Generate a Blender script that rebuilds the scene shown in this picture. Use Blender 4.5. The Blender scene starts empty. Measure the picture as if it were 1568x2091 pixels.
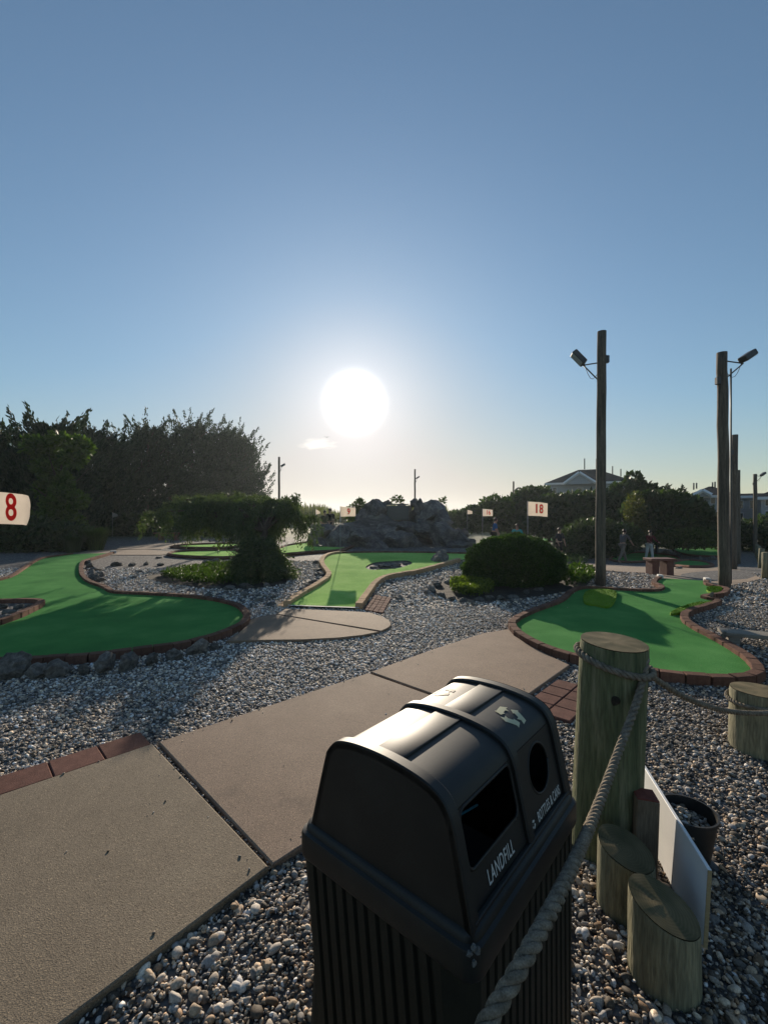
import bpy, bmesh, math, random
import numpy as np
from mathutils import Vector, Matrix, noise
from mathutils.geometry import tessellate_polygon

# ------------------------------------------------------------------ camera, sky, sun, exposure
sc = bpy.context.scene
F, CX, HY, H = 900.0, 784.0, 1050.0, 1.6          # focal length in photo pixels, principal column, horizon row, eye height
cam_d = bpy.data.cameras.new('camera'); cam = bpy.data.objects.new('camera', cam_d)
sc.collection.objects.link(cam); sc.camera = cam
cam.location = (0, 0, H); cam.rotation_euler = (math.radians(90), 0, 0)
cam_d.sensor_fit = 'VERTICAL'; cam_d.sensor_height = 36.0; cam_d.lens = F / 2091 * 36
cam_d.shift_y = (HY - 1045.5) / 2091
cam_d.clip_start = 0.02; cam_d.clip_end = 6000

SUN_AZ = math.atan2(724 - CX, F)                   # left of straight ahead
SUN_EL = math.atan2((HY - 822) / F, 1 / math.cos(SUN_AZ))
SUN = Vector((math.sin(SUN_AZ) * math.cos(SUN_EL), math.cos(SUN_AZ) * math.cos(SUN_EL), math.sin(SUN_EL)))

w = bpy.data.worlds.new('World'); sc.world = w; w.use_nodes = True
nt = w.node_tree; nt.nodes.clear()
def N(t, **k):
    n = nt.nodes.new(t)
    for a, b in k.items(): setattr(n, a, b)
    return n
L = nt.links.new
out = N('ShaderNodeOutputWorld'); bg = N('ShaderNodeBackground')
sky = N('ShaderNodeTexSky', sky_type='NISHITA', sun_disc=False)
sky.sun_elevation = SUN_EL; sky.sun_rotation = SUN_AZ; sky.altitude = 0
sky.air_density = 1.0; sky.dust_density = 0.2; sky.ozone_density = 2.0
bg.inputs[1].default_value = 0.09
tc = N('ShaderNodeTexCoord')
# aureole: forward scattering of the sun in the hazy air round its disc
dot = N('ShaderNodeVectorMath', operation='DOT_PRODUCT'); dot.inputs[1].default_value = SUN
nrm = N('ShaderNodeVectorMath', operation='NORMALIZE')
L(tc.outputs['Generated'], nrm.inputs[0]); L(nrm.outputs[0], dot.inputs[0])
clampd = N('ShaderNodeMath', operation='MINIMUM'); clampd.inputs[1].default_value = 0.9999999
L(dot.outputs['Value'], clampd.inputs[0])
ang = N('ShaderNodeMath', operation='ARCCOSINE'); L(clampd.outputs[0], ang.inputs[0])
def gauss(width, power, amp):
    a = N('ShaderNodeMath', operation='DIVIDE'); a.inputs[1].default_value = math.radians(width); L(ang.outputs[0], a.inputs[0])
    b = N('ShaderNodeMath', operation='POWER'); b.inputs[1].default_value = power; L(a.outputs[0], b.inputs[0])
    c = N('ShaderNodeMath', operation='MULTIPLY'); c.inputs[1].default_value = -1; L(b.outputs[0], c.inputs[0])
    d = N('ShaderNodeMath', operation='EXPONENT'); L(c.outputs[0], d.inputs[0])
    e = N('ShaderNodeMath', operation='MULTIPLY'); e.inputs[1].default_value = amp; L(d.outputs[0], e.inputs[0])
    return e
def tint(v, col):
    m = N('ShaderNodeVectorMath', operation='SCALE'); m.inputs[0].default_value = col; L(v.outputs[0], m.inputs['Scale']); return m
def vadd(a, b):
    m = N('ShaderNodeVectorMath', operation='ADD'); L(a, m.inputs[0]); L(b, m.inputs[1]); return m.outputs[0]
AUR = [(3.15, 4.0, 18.0, (1, .95, .90)), (6.8, 1.7, 2.6, (1, .90, .90)), (19, 1.4, 1.2, (.65, .95, 1.35))]
SKYMUL = N('ShaderNodeVectorMath', operation='MULTIPLY'); SKYMUL.inputs[1].default_value = (1.09, 1.15, 1.12); SHOULDER = 5.6
L(sky.outputs[0], SKYMUL.inputs[0])
# soft shoulder: the bright band of the sky keeps its hue instead of clipping
lum = N('ShaderNodeVectorMath', operation='DOT_PRODUCT'); lum.inputs[1].default_value = (.25, .5, .25); L(SKYMUL.outputs[0], lum.inputs[0])
l1 = N('ShaderNodeMath', operation='DIVIDE'); l1.inputs[1].default_value = SHOULDER; L(lum.outputs['Value'], l1.inputs[0])
l2 = N('ShaderNodeMath', operation='POWER'); l2.inputs[1].default_value = 2.0; L(l1.outputs[0], l2.inputs[0])
l3 = N('ShaderNodeMath', operation='ADD'); l3.inputs[1].default_value = 1.0; L(l2.outputs[0], l3.inputs[0])
l4 = N('ShaderNodeMath', operation='POWER'); l4.inputs[1].default_value = -.5; L(l3.outputs[0], l4.inputs[0])
shd = N('ShaderNodeVectorMath', operation='SCALE'); L(SKYMUL.outputs[0], shd.inputs[0]); L(l4.outputs[0], shd.inputs['Scale'])
paleness = N('ShaderNodeMapRange'); paleness.inputs[1].default_value = 5; paleness.inputs[2].default_value = 13; paleness.inputs[4].default_value = .8; L(lum.outputs['Value'], paleness.inputs[0])
l5 = N('ShaderNodeMath', operation='MULTIPLY'); L(lum.outputs['Value'], l5.inputs[0]); L(l4.outputs[0], l5.inputs[1])
pale = tint(l5, (1.12, .965, .86))
pmx = N('ShaderNodeMix', data_type='VECTOR'); L(paleness.outputs[0], pmx.inputs['Factor']); L(shd.outputs[0], pmx.inputs['A']); L(pale.outputs[0], pmx.inputs['B'])
cur = pmx.outputs['Result']
for wd, pw, am, col in AUR: cur = vadd(cur, tint(gauss(wd, pw, am), col).outputs[0])
# one small ragged cloud low beside the sun
cdir = Vector(((648 - CX) / F, 1, (HY - 906) / F)).normalized()
csub = N('ShaderNodeVectorMath', operation='SUBTRACT'); csub.inputs[1].default_value = cdir; L(nrm.outputs[0], csub.inputs[0])
cscl = N('ShaderNodeVectorMath', operation='MULTIPLY'); cscl.inputs[1].default_value = (15, 15, 52); L(csub.outputs[0], cscl.inputs[0])
cnz = N('ShaderNodeTexNoise'); cnz.inputs['Scale'].default_value = 1.6; cnz.inputs['Detail'].default_value = 6; L(cscl.outputs[0], cnz.inputs['Vector'])
clen = N('ShaderNodeVectorMath', operation='LENGTH'); L(cscl.outputs[0], clen.inputs[0])
cfal = N('ShaderNodeMapRange'); cfal.inputs[1].default_value = 0.2; cfal.inputs[2].default_value = 1.25; cfal.inputs[3].default_value = 0.62; cfal.inputs[4].default_value = -0.1
L(clen.outputs['Value'], cfal.inputs[0])
csum = N('ShaderNodeMath', operation='ADD'); L(cnz.outputs[0], csum.inputs[0]); L(cfal.outputs[0], csum.inputs[1])
crng = N('ShaderNodeMapRange', interpolation_type='SMOOTHSTEP'); crng.inputs[1].default_value = 0.74; crng.inputs[2].default_value = 1.2; L(csum.outputs[0], crng.inputs[0])
cmul = N('ShaderNodeMath', operation='MULTIPLY'); cmul.inputs[1].default_value = 2.8; L(crng.outputs[0], cmul.inputs[0])
cur = vadd(cur, tint(cmul, (1, .9, .72)).outputs[0])
L(cur, bg.inputs[0]); L(bg.outputs[0], out.inputs[0])

sun_d = bpy.data.lights.new('sun', 'SUN'); sun_d.energy = 5.0; sun_d.angle = math.radians(0.5); sun_d.color = (1, .86, .68)
sun_o = bpy.data.objects.new('sun', sun_d); sc.collection.objects.link(sun_o)
sun_o.rotation_euler = (-SUN).to_track_quat('-Z', 'Y').to_euler()
vs = sc.view_settings
vs.view_transform = 'Standard'; vs.look = 'None'; vs.exposure = 0.4; vs.gamma = 1.0; vs.use_curve_mapping = False
sc.cycles.max_bounces = 5; sc.cycles.diffuse_bounces = 3; sc.cycles.transparent_max_bounces = 6
sc.cycles.sample_clamp_indirect = 4.0; sc.cycles.sample_clamp_direct = 0; sc.cycles.caustics_reflective = False

# ------------------------------------------------------------------ helpers
COL = sc.collection
rs = np.random.RandomState
def smooth(a, b, x):
    t = np.clip((np.asarray(x, float) - a) / (b - a), 0, 1); return t * t * (3 - 2 * t)
def tz(X, Y):
    """height of the ground"""
    X = np.asarray(X, float); Y = np.asarray(Y, float)
    drop = -0.85 * smooth(9, 24, Y) * smooth(4, 8, X)
    rise = 0.25 * smooth(7.5, 14.5, Y) * (1 - smooth(3, 5.5, np.abs(X - .3)))
    return drop + rise
def G(px, py, dz=0.0):
    """ground point seen at a photo pixel"""
    Ys = np.concatenate([np.arange(.3, 45, .01), np.arange(45, 400, .5)])
    X = (px - CX) / F * Ys; z = H - (py - HY) / F * Ys
    hit = np.nonzero(z <= tz(X, Ys) + dz)[0]
    i = hit[0] if len(hit) else len(Ys) - 1
    return (float(X[i]), float(Ys[i]))
def G3(px, py, dz=0.0):
    x, y = G(px, py, dz); return Vector((x, y, float(tz(x, y)) + dz))
def V(px, py, Y):
    return Vector(((px - CX) / F * Y, Y, H - (py - HY) / F * Y))
def catmull(P, n=6, closed=False):
    P = [np.array(p, float) for p in P]; m = len(P); out = []
    rng = range(m) if closed else range(m - 1)
    for i in rng:
        if closed: a, b, c, d = P[i - 1], P[i], P[(i + 1) % m], P[(i + 2) % m]
        else: a, b, c, d = P[max(i - 1, 0)], P[i], P[i + 1], P[min(i + 2, m - 1)]
        for k in range(n):
            t = k / n
            out.append(.5 * (2 * b + (c - a) * t + (2 * a - 5 * b + 4 * c - d) * t * t + (3 * b - a - 3 * c + d) * t ** 3))
    if not closed: out.append(P[-1])
    return out
def resample(P, step):
    P = np.array(P, float); d = np.linalg.norm(np.diff(P, axis=0), axis=1); s = np.concatenate([[0], np.cumsum(d)])
    n = max(2, int(round(s[-1] / step)) + 1); t = np.linspace(0, s[-1], n)
    return np.stack([np.interp(t, s, P[:, k]) for k in range(P.shape[1])], 1)
def in_poly(X, Y, poly):
    p = np.array(poly, float); c = np.zeros(len(X), bool); j = len(p) - 1
    for i in range(len(p)):
        yi, yj = p[i, 1], p[j, 1]
        m = (yi > Y) != (yj > Y)
        if m.any(): c ^= m & (X < (p[j, 0] - p[i, 0]) * (Y - yi) / ((yj - yi) or 1e-9) + p[i, 0])
        j = i
    return c
def link(o, parent=None):
    COL.objects.link(o)
    if parent is not None: o.parent = parent
    return o
def tag(o, label=None, cat=None, group=None, kind=None):
    if label: o['label'] = label
    if cat: o['category'] = cat
    if group: o['group'] = group
    if kind: o['kind'] = kind
    return o
def obj(name, me, m=None, parent=None):
    o = bpy.data.objects.new(name, me)
    if m is not None and me is not None and not len(me.materials): me.materials.append(m)
    return link(o, parent)
def thing(name, label, cat, loc=(0, 0, 0), rz=0, group=None):
    o = bpy.data.objects.new(name, None); o.empty_display_size = .1; o.location = loc; o.rotation_euler = (0, 0, rz)
    tag(o, label, cat, group); return link(o)
def np_mesh(name, verts, faces, m=None, smooth_=False, attr=None):
    me = bpy.data.meshes.new(name); verts = np.asarray(verts, np.float32); faces = np.asarray(faces, np.int32)
    k = faces.shape[1]
    me.vertices.add(len(verts)); me.vertices.foreach_set('co', verts.ravel())
    me.loops.add(faces.size); me.loops.foreach_set('vertex_index', faces.ravel())
    me.polygons.add(len(faces)); me.polygons.foreach_set('loop_start', np.arange(0, faces.size, k, dtype=np.int32))
    if smooth_: me.polygons.foreach_set('use_smooth', np.ones(len(faces), bool))
    for an, av in (attr or {}).items():
        a = me.attributes.new(an, 'FLOAT', 'POINT'); a.data.foreach_set('value', np.asarray(av, np.float32))
    me.update(calc_edges=True)
    if m: me.materials.append(m)
    return me
def bm_mesh(bm, name, m=None, smooth_=False, auto=None):
    bmesh.ops.recalc_face_normals(bm, faces=bm.faces)
    me = bpy.data.meshes.new(name)
    if smooth_:
        for f in bm.faces: f.smooth = True
    if auto is not None:
        for e in bm.edges:
            if len(e.link_faces) == 2 and e.calc_face_angle(0) > auto: e.smooth = False
    bm.to_mesh(me); bm.free()
    if m: me.materials.append(m)
    return me
def add_box(bm, c, d, rot=None, bevel=0, seg=1):
    r = bmesh.ops.create_cube(bm, size=1.0); vs_ = r['verts']
    M = Matrix.Translation(c) @ (rot.to_4x4() if rot is not None else Matrix.Identity(4)) @ Matrix.Diagonal((*d, 1))
    bmesh.ops.transform(bm, matrix=M, verts=vs_)
    if bevel:
        es = list({e for v in vs_ for e in v.link_edges})
        bmesh.ops.bevel(bm, geom=es, offset=bevel, segments=seg, profile=.5, affect='EDGES')
def box_me(name, d, m, bevel=0, seg=1, c=(0, 0, 0), rot=None):
    bm = bmesh.new(); add_box(bm, c, d, rot, bevel, seg); return bm_mesh(bm, name, m)
def tube_data(P, R, sides=8, cap=True, base=0):
    P = np.array(P, float); n = len(P); R = np.broadcast_to(np.asarray(R, float), (n,))
    T = np.gradient(P, axis=0); T /= np.linalg.norm(T, axis=1)[:, None] + 1e-9
    up = np.array([0, 0, 1.0]) if abs(T[0][2]) < .9 else np.array([1.0, 0, 0])
    a = np.cross(T[0], up); a /= np.linalg.norm(a); rows = []
    for i in range(n):
        a = a - T[i] * a.dot(T[i]); a /= np.linalg.norm(a) + 1e-9; b = np.cross(T[i], a)
        th = np.arange(sides) / sides * 2 * np.pi
        rows.append(P[i] + R[i] * (np.cos(th)[:, None] * a + np.sin(th)[:, None] * b))
    v = np.concatenate(rows); f = []
    for i in range(n - 1):
        for k in range(sides):
            k2 = (k + 1) % sides; f.append((i * sides + k, i * sides + k2, (i + 1) * sides + k2, (i + 1) * sides + k))
    if cap:
        c0, c1 = len(v), len(v) + 1; v = np.concatenate([v, P[:1], P[-1:]])
        for k in range(sides):
            k2 = (k + 1) % sides; f.append((c0, k2, k, k)); f.append((c1, (n - 1) * sides + k, (n - 1) * sides + k2, (n - 1) * sides + k2))
    return v, f
def tubes_me(name, list_, m, sides=8, smooth_=True):
    me = bpy.data.meshes.new(name); vv, ff, o = [], [], 0
    for P, R in list_:
        v, f = tube_data(P, R, sides); vv.append(v)
        ff += [tuple(dict.fromkeys(i + o for i in q)) for q in f]; o += len(v)
    me.from_pydata(np.concatenate(vv).tolist(), [], ff); me.update()
    if smooth_: me.polygons.foreach_set('use_smooth', np.ones(len(me.polygons), bool))
    if m: me.materials.append(m)
    return me
def drape_poly(name, pts, dz, m, step=.6, holes=None):
    """a flat sheet with a world outline laid on the ground"""
    bm = bmesh.new()
    loops = [[Vector((p[0], p[1], 0)) for p in pts]] + [[Vector((p[0], p[1], 0)) for p in h] for h in (holes or [])]
    flat = [v for l in loops for v in l]; bv = [bm.verts.new(v) for v in flat]
    for t in tessellate_polygon(loops):
        try: bm.faces.new([bv[i] for i in t])
        except ValueError: pass
    for _ in range(4):
        es = [e for e in bm.edges if e.calc_length() > step]
        if not es: break
        bmesh.ops.subdivide_edges(bm, edges=es, cuts=1, use_grid_fill=False); bmesh.ops.triangulate(bm, faces=bm.faces)
    for v in bm.verts: v.co.z = float(tz(v.co.x, v.co.y)) + dz
    bmesh.ops.recalc_face_normals(bm, faces=bm.faces)
    if sum(f.normal.z for f in bm.faces) < 0: bmesh.ops.reverse_faces(bm, faces=bm.faces)
    return bm_mesh_raw(bm, name, m)
def bm_mesh_raw(bm, name, m):
    me = bpy.data.meshes.new(name); bm.to_mesh(me); bm.free(); me.materials.append(m); return me
def prism(name, pts, z0, z1, m, bevel=.008, follow=True):
    """a thick slab with a world outline"""
    bm = bmesh.new(); vs_ = [bm.verts.new((p[0], p[1], z1)) for p in pts]; f = bm.faces.new(vs_)
    f.normal_update()
    if f.normal.z < 0: f.normal_flip()
    top = list(f.edges)
    r = bmesh.ops.extrude_face_region(bm, geom=[f]); low = [g for g in r['geom'] if isinstance(g, bmesh.types.BMVert)]
    for v in low: v.co.z = z0
    if bevel:
        rim = [e for e in bm.edges if all(abs(v.co.z - z1) < 1e-6 for v in e.verts)]
        bmesh.ops.bevel(bm, geom=rim, offset=bevel, segments=2, profile=.5, affect='EDGES')
    if follow:
        for v in bm.verts: v.co.z += float(tz(v.co.x, v.co.y))
    return bm_mesh(bm, name, m)

# ------------------------------------------------------------------ materials
def new_mat(name):
    m = bpy.data.materials.new(name); m.use_nodes = True; t = m.node_tree
    return m, t, t.nodes['Principled BSDF'], (lambda ty, **k: _mk(t, ty, k)), t.links.new
def _mk(t, ty, k):
    n = t.nodes.new(ty)
    for a, b in k.items(): setattr(n, a, b)
    return n
def c4(c): return (c[0], c[1], c[2], 1)
def ramp(nn, cols):
    r = nn('ShaderNodeValToRGB'); e = r.color_ramp.elements
    while len(e) < len(cols): e.new(0.5)
    for el, (p, c) in zip(e, cols): el.position = p; el.color = c4(c)
    return r
def pmat(name, cols, scale=8, rough=.8, bump=.2, bdist=.01, detail=8, stretch=(1, 1, 1), spec=.35, vary=.0, metallic=0, fine=0, coord='Object'):
    """noise-coloured surface; vary gives each object its own brightness"""
    m, t, p, nn, ln = new_mat(name)
    tcn = nn('ShaderNodeTexCoord'); mp = nn('ShaderNodeMapping'); mp.inputs['Scale'].default_value = stretch
    ln(tcn.outputs[coord], mp.inputs[0])
    nz = nn('ShaderNodeTexNoise'); nz.inputs['Scale'].default_value = scale; nz.inputs['Detail'].default_value = detail; nz.inputs['Roughness'].default_value = .62
    ln(mp.outputs[0], nz.inputs['Vector'])
    k = len(cols); r = ramp(nn, [(.3 + .4 * i / max(k - 1, 1), c) for i, c in enumerate(cols)]); ln(nz.outputs[0], r.inputs[0])
    colout = r.outputs[0]; hgt = nz.outputs[0]
    if fine:
        n2 = nn('ShaderNodeTexNoise'); n2.inputs['Scale'].default_value = fine; n2.inputs['Detail'].default_value = 3; ln(mp.outputs[0], n2.inputs['Vector'])
        mr = nn('ShaderNodeMapRange'); mr.inputs[1].default_value = .3; mr.inputs[2].default_value = .7; mr.inputs[3].default_value = .72; mr.inputs[4].default_value = 1.28; ln(n2.outputs[0], mr.inputs[0])
        mu = nn('ShaderNodeVectorMath', operation='SCALE'); ln(colout, mu.inputs[0]); ln(mr.outputs[0], mu.inputs['Scale']); colout = mu.outputs[0]
        ad = nn('ShaderNodeMath', operation='ADD'); ln(nz.outputs[0], ad.inputs[0]); ln(n2.outputs[0], ad.inputs[1]); hgt = ad.outputs[0]
    if vary:
        oi = nn('ShaderNodeObjectInfo'); mr = nn('ShaderNodeMapRange'); mr.inputs[3].default_value = 1 - vary; mr.inputs[4].default_value = 1 + vary; ln(oi.outputs['Random'], mr.inputs[0])
        mu = nn('ShaderNodeVectorMath', operation='SCALE'); ln(colout, mu.inputs[0]); ln(mr.outputs[0], mu.inputs['Scale']); colout = mu.outputs[0]
    ln(colout, p.inputs['Base Color'])
    p.inputs['Roughness'].default_value = rough; p.inputs['Specular IOR Level'].default_value = spec; p.inputs['Metallic'].default_value = metallic
    if bump:
        b = nn('ShaderNodeBump'); b.inputs['Strength'].default_value = bump; b.inputs['Distance'].default_value = bdist; ln(hgt, b.inputs['Height']); ln(b.outputs[0], p.inputs['Normal'])
    return m
def leafmat(name, c1, c2, trans=.35, rough=.55, spec=.25):
    m, t, p, nn, ln = new_mat(name)
    at = nn('ShaderNodeAttribute'); at.attribute_name = 'rnd'
    r = ramp(nn, [(0, c1), (1, c2)]); ln(at.outputs['Fac'], r.inputs[0]); ln(r.outputs[0], p.inputs['Base Color'])
    p.inputs['Roughness'].default_value = rough; p.inputs['Specular IOR Level'].default_value = spec
    tr = nn('ShaderNodeBsdfTranslucent'); sc_ = nn('ShaderNodeVectorMath', operation='MULTIPLY'); sc_.inputs[1].default_value = (1.5, 1.7, .5)
    ln(r.outputs[0], sc_.inputs[0]); ln(sc_.outputs[0], tr.inputs['Color'])
    mx = nn('ShaderNodeMixShader'); mx.inputs[0].default_value = trans; ln(p.outputs[0], mx.inputs[1]); ln(tr.outputs[0], mx.inputs[2])
    ln(mx.outputs[0], t.nodes['Material Output'].inputs['Surface']); return m

def concrete_mat():
    m, t, p, nn, ln = new_mat('concrete')
    tcn = nn('ShaderNodeTexCoord')
    n1 = nn('ShaderNodeTexNoise'); n1.inputs['Scale'].default_value = 1.9; n1.inputs['Detail'].default_value = 9; n1.inputs['Roughness'].default_value = .7
    n2 = nn('ShaderNodeTexNoise'); n2.inputs['Scale'].default_value = 300; n2.inputs['Detail'].default_value = 4
    vo = nn('ShaderNodeTexVoronoi'); vo.inputs['Scale'].default_value = 210
    for n in (n1, n2, vo): ln(tcn.outputs['Object'], n.inputs['Vector'])
    r1 = ramp(nn, [(.27, (.15, .118, .092)), (.42, (.25, .19, .142)), (.55, (.275, .21, .158)), (.75, (.33, .26, .195))]); ln(n1.outputs[0], r1.inputs[0])
    r2 = ramp(nn, [(.28, (.5, .47, .45)), (.5, (1, 1, 1)), (.72, (1.4, 1.36, 1.28))]); ln(n2.outputs[0], r2.inputs[0])
    r3 = ramp(nn, [(0, (.5, .48, .46)), (.3, (.95, .95, .95)), (.8, (1.05, 1.05, 1.05)), (1, (1.9, 1.85, 1.7))]); ln(vo.outputs['Color'], r3.inputs[0])
    m1 = nn('ShaderNodeVectorMath', operation='MULTIPLY'); ln(r1.outputs[0], m1.inputs[0]); ln(r2.outputs[0], m1.inputs[1])
    m2 = nn('ShaderNodeVectorMath', operation='MULTIPLY'); ln(m1.outputs[0], m2.inputs[0]); ln(r3.outputs[0], m2.inputs[1])
    oi = nn('ShaderNodeObjectInfo'); rt = ramp(nn, [(0, (.92, .97, .94)), (.5, (1, 1, 1)), (1, (1.08, 1.0, .97))]); ln(oi.outputs['Random'], rt.inputs[0])
    m3 = nn('ShaderNodeVectorMath', operation='MULTIPLY'); ln(m2.outputs[0], m3.inputs[0]); ln(oi.outputs['Color'], m3.inputs[1])
    ln(m3.outputs[0], p.inputs['Base Color']); p.inputs['Roughness'].default_value = .85; p.inputs['Specular IOR Level'].default_value = .22
    b = nn('ShaderNodeBump'); b.inputs['Strength'].default_value = .35; b.inputs['Distance'].default_value = .0025; ln(vo.outputs['Distance'], b.inputs['Height']); ln(b.outputs[0], p.inputs['Normal'])
    return m
def gravel_ground_mat():
    m, t, p, nn, ln = new_mat('gravel_bed')
    tcn = nn('ShaderNodeTexCoord')
    vo = nn('ShaderNodeTexVoronoi'); vo.inputs['Scale'].default_value = 24; ln(tcn.outputs['Object'], vo.inputs['Vector'])
    n1 = nn('ShaderNodeTexNoise'); n1.inputs['Scale'].default_value = .35; n1.inputs['Detail'].default_value = 8; ln(tcn.outputs['Object'], n1.inputs['Vector'])
    r = ramp(nn, [(0, (.02, .018, .017)), (.45, (.06, .055, .052)), (.8, (.16, .145, .135)), (1, (.34, .32, .30))]); ln(vo.outputs['Color'], r.inputs[0])
    # beyond the course the gravel gives way to marsh grass
    sep = nn('ShaderNodeSeparateXYZ'); ln(tcn.outputs['Object'], sep.inputs[0])
    mr = nn('ShaderNodeMapRange'); mr.inputs[1].default_value = 26; mr.inputs[2].default_value = 34; ln(sep.outputs['Y'], mr.inputs[0])
    gr = ramp(nn, [(.3, (.03, .05, .015)), (.7, (.07, .09, .03))]); ln(n1.outputs[0], gr.inputs[0])
    mx = nn('ShaderNodeMix', data_type='RGBA'); ln(mr.outputs[0], mx.inputs['Factor']); ln(r.outputs[0], mx.inputs['A']); ln(gr.outputs[0], mx.inputs['B'])
    ln(mx.outputs['Result'], p.inputs['Base Color']); p.inputs['Roughness'].default_value = .85
    b = nn('ShaderNodeBump'); b.inputs['Strength'].default_value = 1; b.inputs['Distance'].default_value = .02; b.invert = True
    ln(vo.outputs['Distance'], b.inputs['Height']); ln(b.outputs[0], p.inputs['Normal']); return m
def pebble_mat():
    m, t, p, nn, ln = new_mat('pebble')
    at = nn('ShaderNodeAttribute'); at.attribute_name = 'rnd'; at2 = nn('ShaderNodeAttribute'); at2.attribute_name = 'warm'
    r = ramp(nn, [(0, (.05, .047, .045)), (.2, (.12, .112, .105)), (.45, (.30, .28, .26)), (.7, (.50, .47, .44)), (.85, (.72, .70, .67)), (1, (.85, .84, .82))]); ln(at.outputs['Fac'], r.inputs[0])
    r2 = ramp(nn, [(0, (.94, .98, 1.06)), (.4, (1.05, 1, .93)), (.75, (1.15, .95, .72)), (1, (1.2, .8, .5))]); ln(at2.outputs['Fac'], r2.inputs[0])
    mu = nn('ShaderNodeVectorMath', operation='MULTIPLY'); ln(r.outputs[0], mu.inputs[0]); ln(r2.outputs[0], mu.inputs[1])
    tcn = nn('ShaderNodeTexCoord'); nz = nn('ShaderNodeTexNoise'); nz.inputs['Scale'].default_value = 160; nz.inputs['Detail'].default_value = 3; ln(tcn.outputs['Object'], nz.inputs['Vector'])
    mr = nn('ShaderNodeMapRange'); mr.inputs[1].default_value = .3; mr.inputs[2].default_value = .7; mr.inputs[3].default_value = .7; mr.inputs[4].default_value = 1.3; ln(nz.outputs[0], mr.inputs[0])
    m2 = nn('ShaderNodeVectorMath', operation='SCALE'); ln(mu.outputs[0], m2.inputs[0]); ln(mr.outputs[0], m2.inputs['Scale'])
    ln(m2.outputs[0], p.inputs['Base Color']); p.inputs['Roughness'].default_value = .72; p.inputs['Specular IOR Level'].default_value = .2
    b = nn('ShaderNodeBump'); b.inputs['Strength'].default_value = .25; b.inputs['Distance'].default_value = .002; ln(nz.outputs[0], b.inputs['Height']); ln(b.outputs[0], p.inputs['Normal']); return m
def ring_mat():
    """sawn end of a log: growth rings"""
    m, t, p, nn, ln = new_mat('log_end')
    tcn = nn('ShaderNodeTexCoord'); nz = nn('ShaderNodeTexNoise'); nz.inputs['Scale'].default_value = 9; ln(tcn.outputs['Object'], nz.inputs['Vector'])
    sep = nn('ShaderNodeSeparateXYZ'); ln(tcn.outputs['Object'], sep.inputs[0]); cb = nn('ShaderNodeCombineXYZ'); ln(sep.outputs['X'], cb.inputs['X']); ln(sep.outputs['Y'], cb.inputs['Y'])
    sc1 = nn('ShaderNodeVectorMath', operation='SCALE'); sc1.inputs['Scale'].default_value = .02; ln(nz.outputs['Color'], sc1.inputs[0])
    ad = nn('ShaderNodeVectorMath', operation='ADD'); ln(cb.outputs[0], ad.inputs[0]); ln(sc1.outputs[0], ad.inputs[1])
    wv = nn('ShaderNodeTexWave', wave_type='RINGS', rings_direction='Z'); wv.inputs['Scale'].default_value = 30; wv.inputs['Distortion'].default_value = 2.2; wv.inputs['Detail'].default_value = 3; ln(ad.outputs[0], wv.inputs['Vector'])
    r = ramp(nn, [(0, (.135, .115, .074)), (.6, (.15, .128, .082)), (1, (.17, .145, .094))]); ln(wv.outputs[0], r.inputs[0])
    an = nn('ShaderNodeMath', operation='ARCTAN2'); ln(sep.outputs['Y'], an.inputs[0]); ln(sep.outputs['X'], an.inputs[1])
    nr = nn('ShaderNodeTexNoise', noise_dimensions='1D'); nr.inputs['Scale'].default_value = 4.5; nr.inputs['Detail'].default_value = 5; ln(an.outputs[0], nr.inputs['W'])
    rc = ramp(nn, [(.28, (.45, .45, .45)), (.33, (1, 1, 1)), (.7, (1.1, 1.08, 1.0))]); ln(nr.outputs[0], rc.inputs[0])
    r2a = ramp(nn, [(.3, (.45, .5, .4)), (.7, (1.2, 1.1, 1.0))]); ln(nz.outputs[0], r2a.inputs[0])
    r2 = nn('ShaderNodeMix', data_type='RGBA', blend_type='MULTIPLY'); r2.inputs['Factor'].default_value = 1; ln(r2a.outputs[0], r2.inputs['A']); ln(rc.outputs[0], r2.inputs['B'])
    mu = nn('ShaderNodeVectorMath', operation='MULTIPLY'); ln(r.outputs[0], mu.inputs[0]); ln(r2.outputs['Result'], mu.inputs[1]); ln(mu.outputs[0], p.inputs['Base Color'])
    p.inputs['Roughness'].default_value = .9; p.inputs['Specular IOR Level'].default_value = .15
    b = nn('ShaderNodeBump'); b.inputs['Strength'].default_value = .12; b.inputs['Distance'].default_value = .003; ln(nr.outputs[0], b.inputs['Height']); ln(b.outputs[0], p.inputs['Normal']); return m
def water_mat():
    m, t, p, nn, ln = new_mat('water')
    p.inputs['Base Color'].default_value = (.06, .08, .09, 1); p.inputs['Roughness'].default_value = .12; p.inputs['IOR'].default_value = 1.33; return m

M = {}
M['concrete'] = concrete_mat(); M['ground'] = gravel_ground_mat(); M['pebble'] = pebble_mat(); M['rings'] = ring_mat(); M['water'] = water_mat()
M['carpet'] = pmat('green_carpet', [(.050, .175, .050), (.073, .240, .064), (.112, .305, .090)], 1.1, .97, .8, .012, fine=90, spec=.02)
M['carpet_pale'] = pmat('pale_green_carpet', [(.21, .43, .085), (.28, .52, .115), (.38, .60, .17)], 1.1, .97, .8, .012, fine=90, spec=.02)  # carpet in a paler, yellower green
M['rough'] = pmat('yellow_green_turf', [(.10, .22, .015), (.18, .31, .025)], 6, .9, .8, .01, fine=120, spec=.12)
M['brick'] = pmat('brick', [(.105, .055, .040), (.19, .098, .068)], 18, .95, .4, .004, vary=.22, fine=150, spec=.1)
M['tan_brick'] = pmat('tan_paver', [(.40, .25, .14), (.56, .37, .21)], 18, .95, .4, .004, vary=.15, fine=150, spec=.1)
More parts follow.
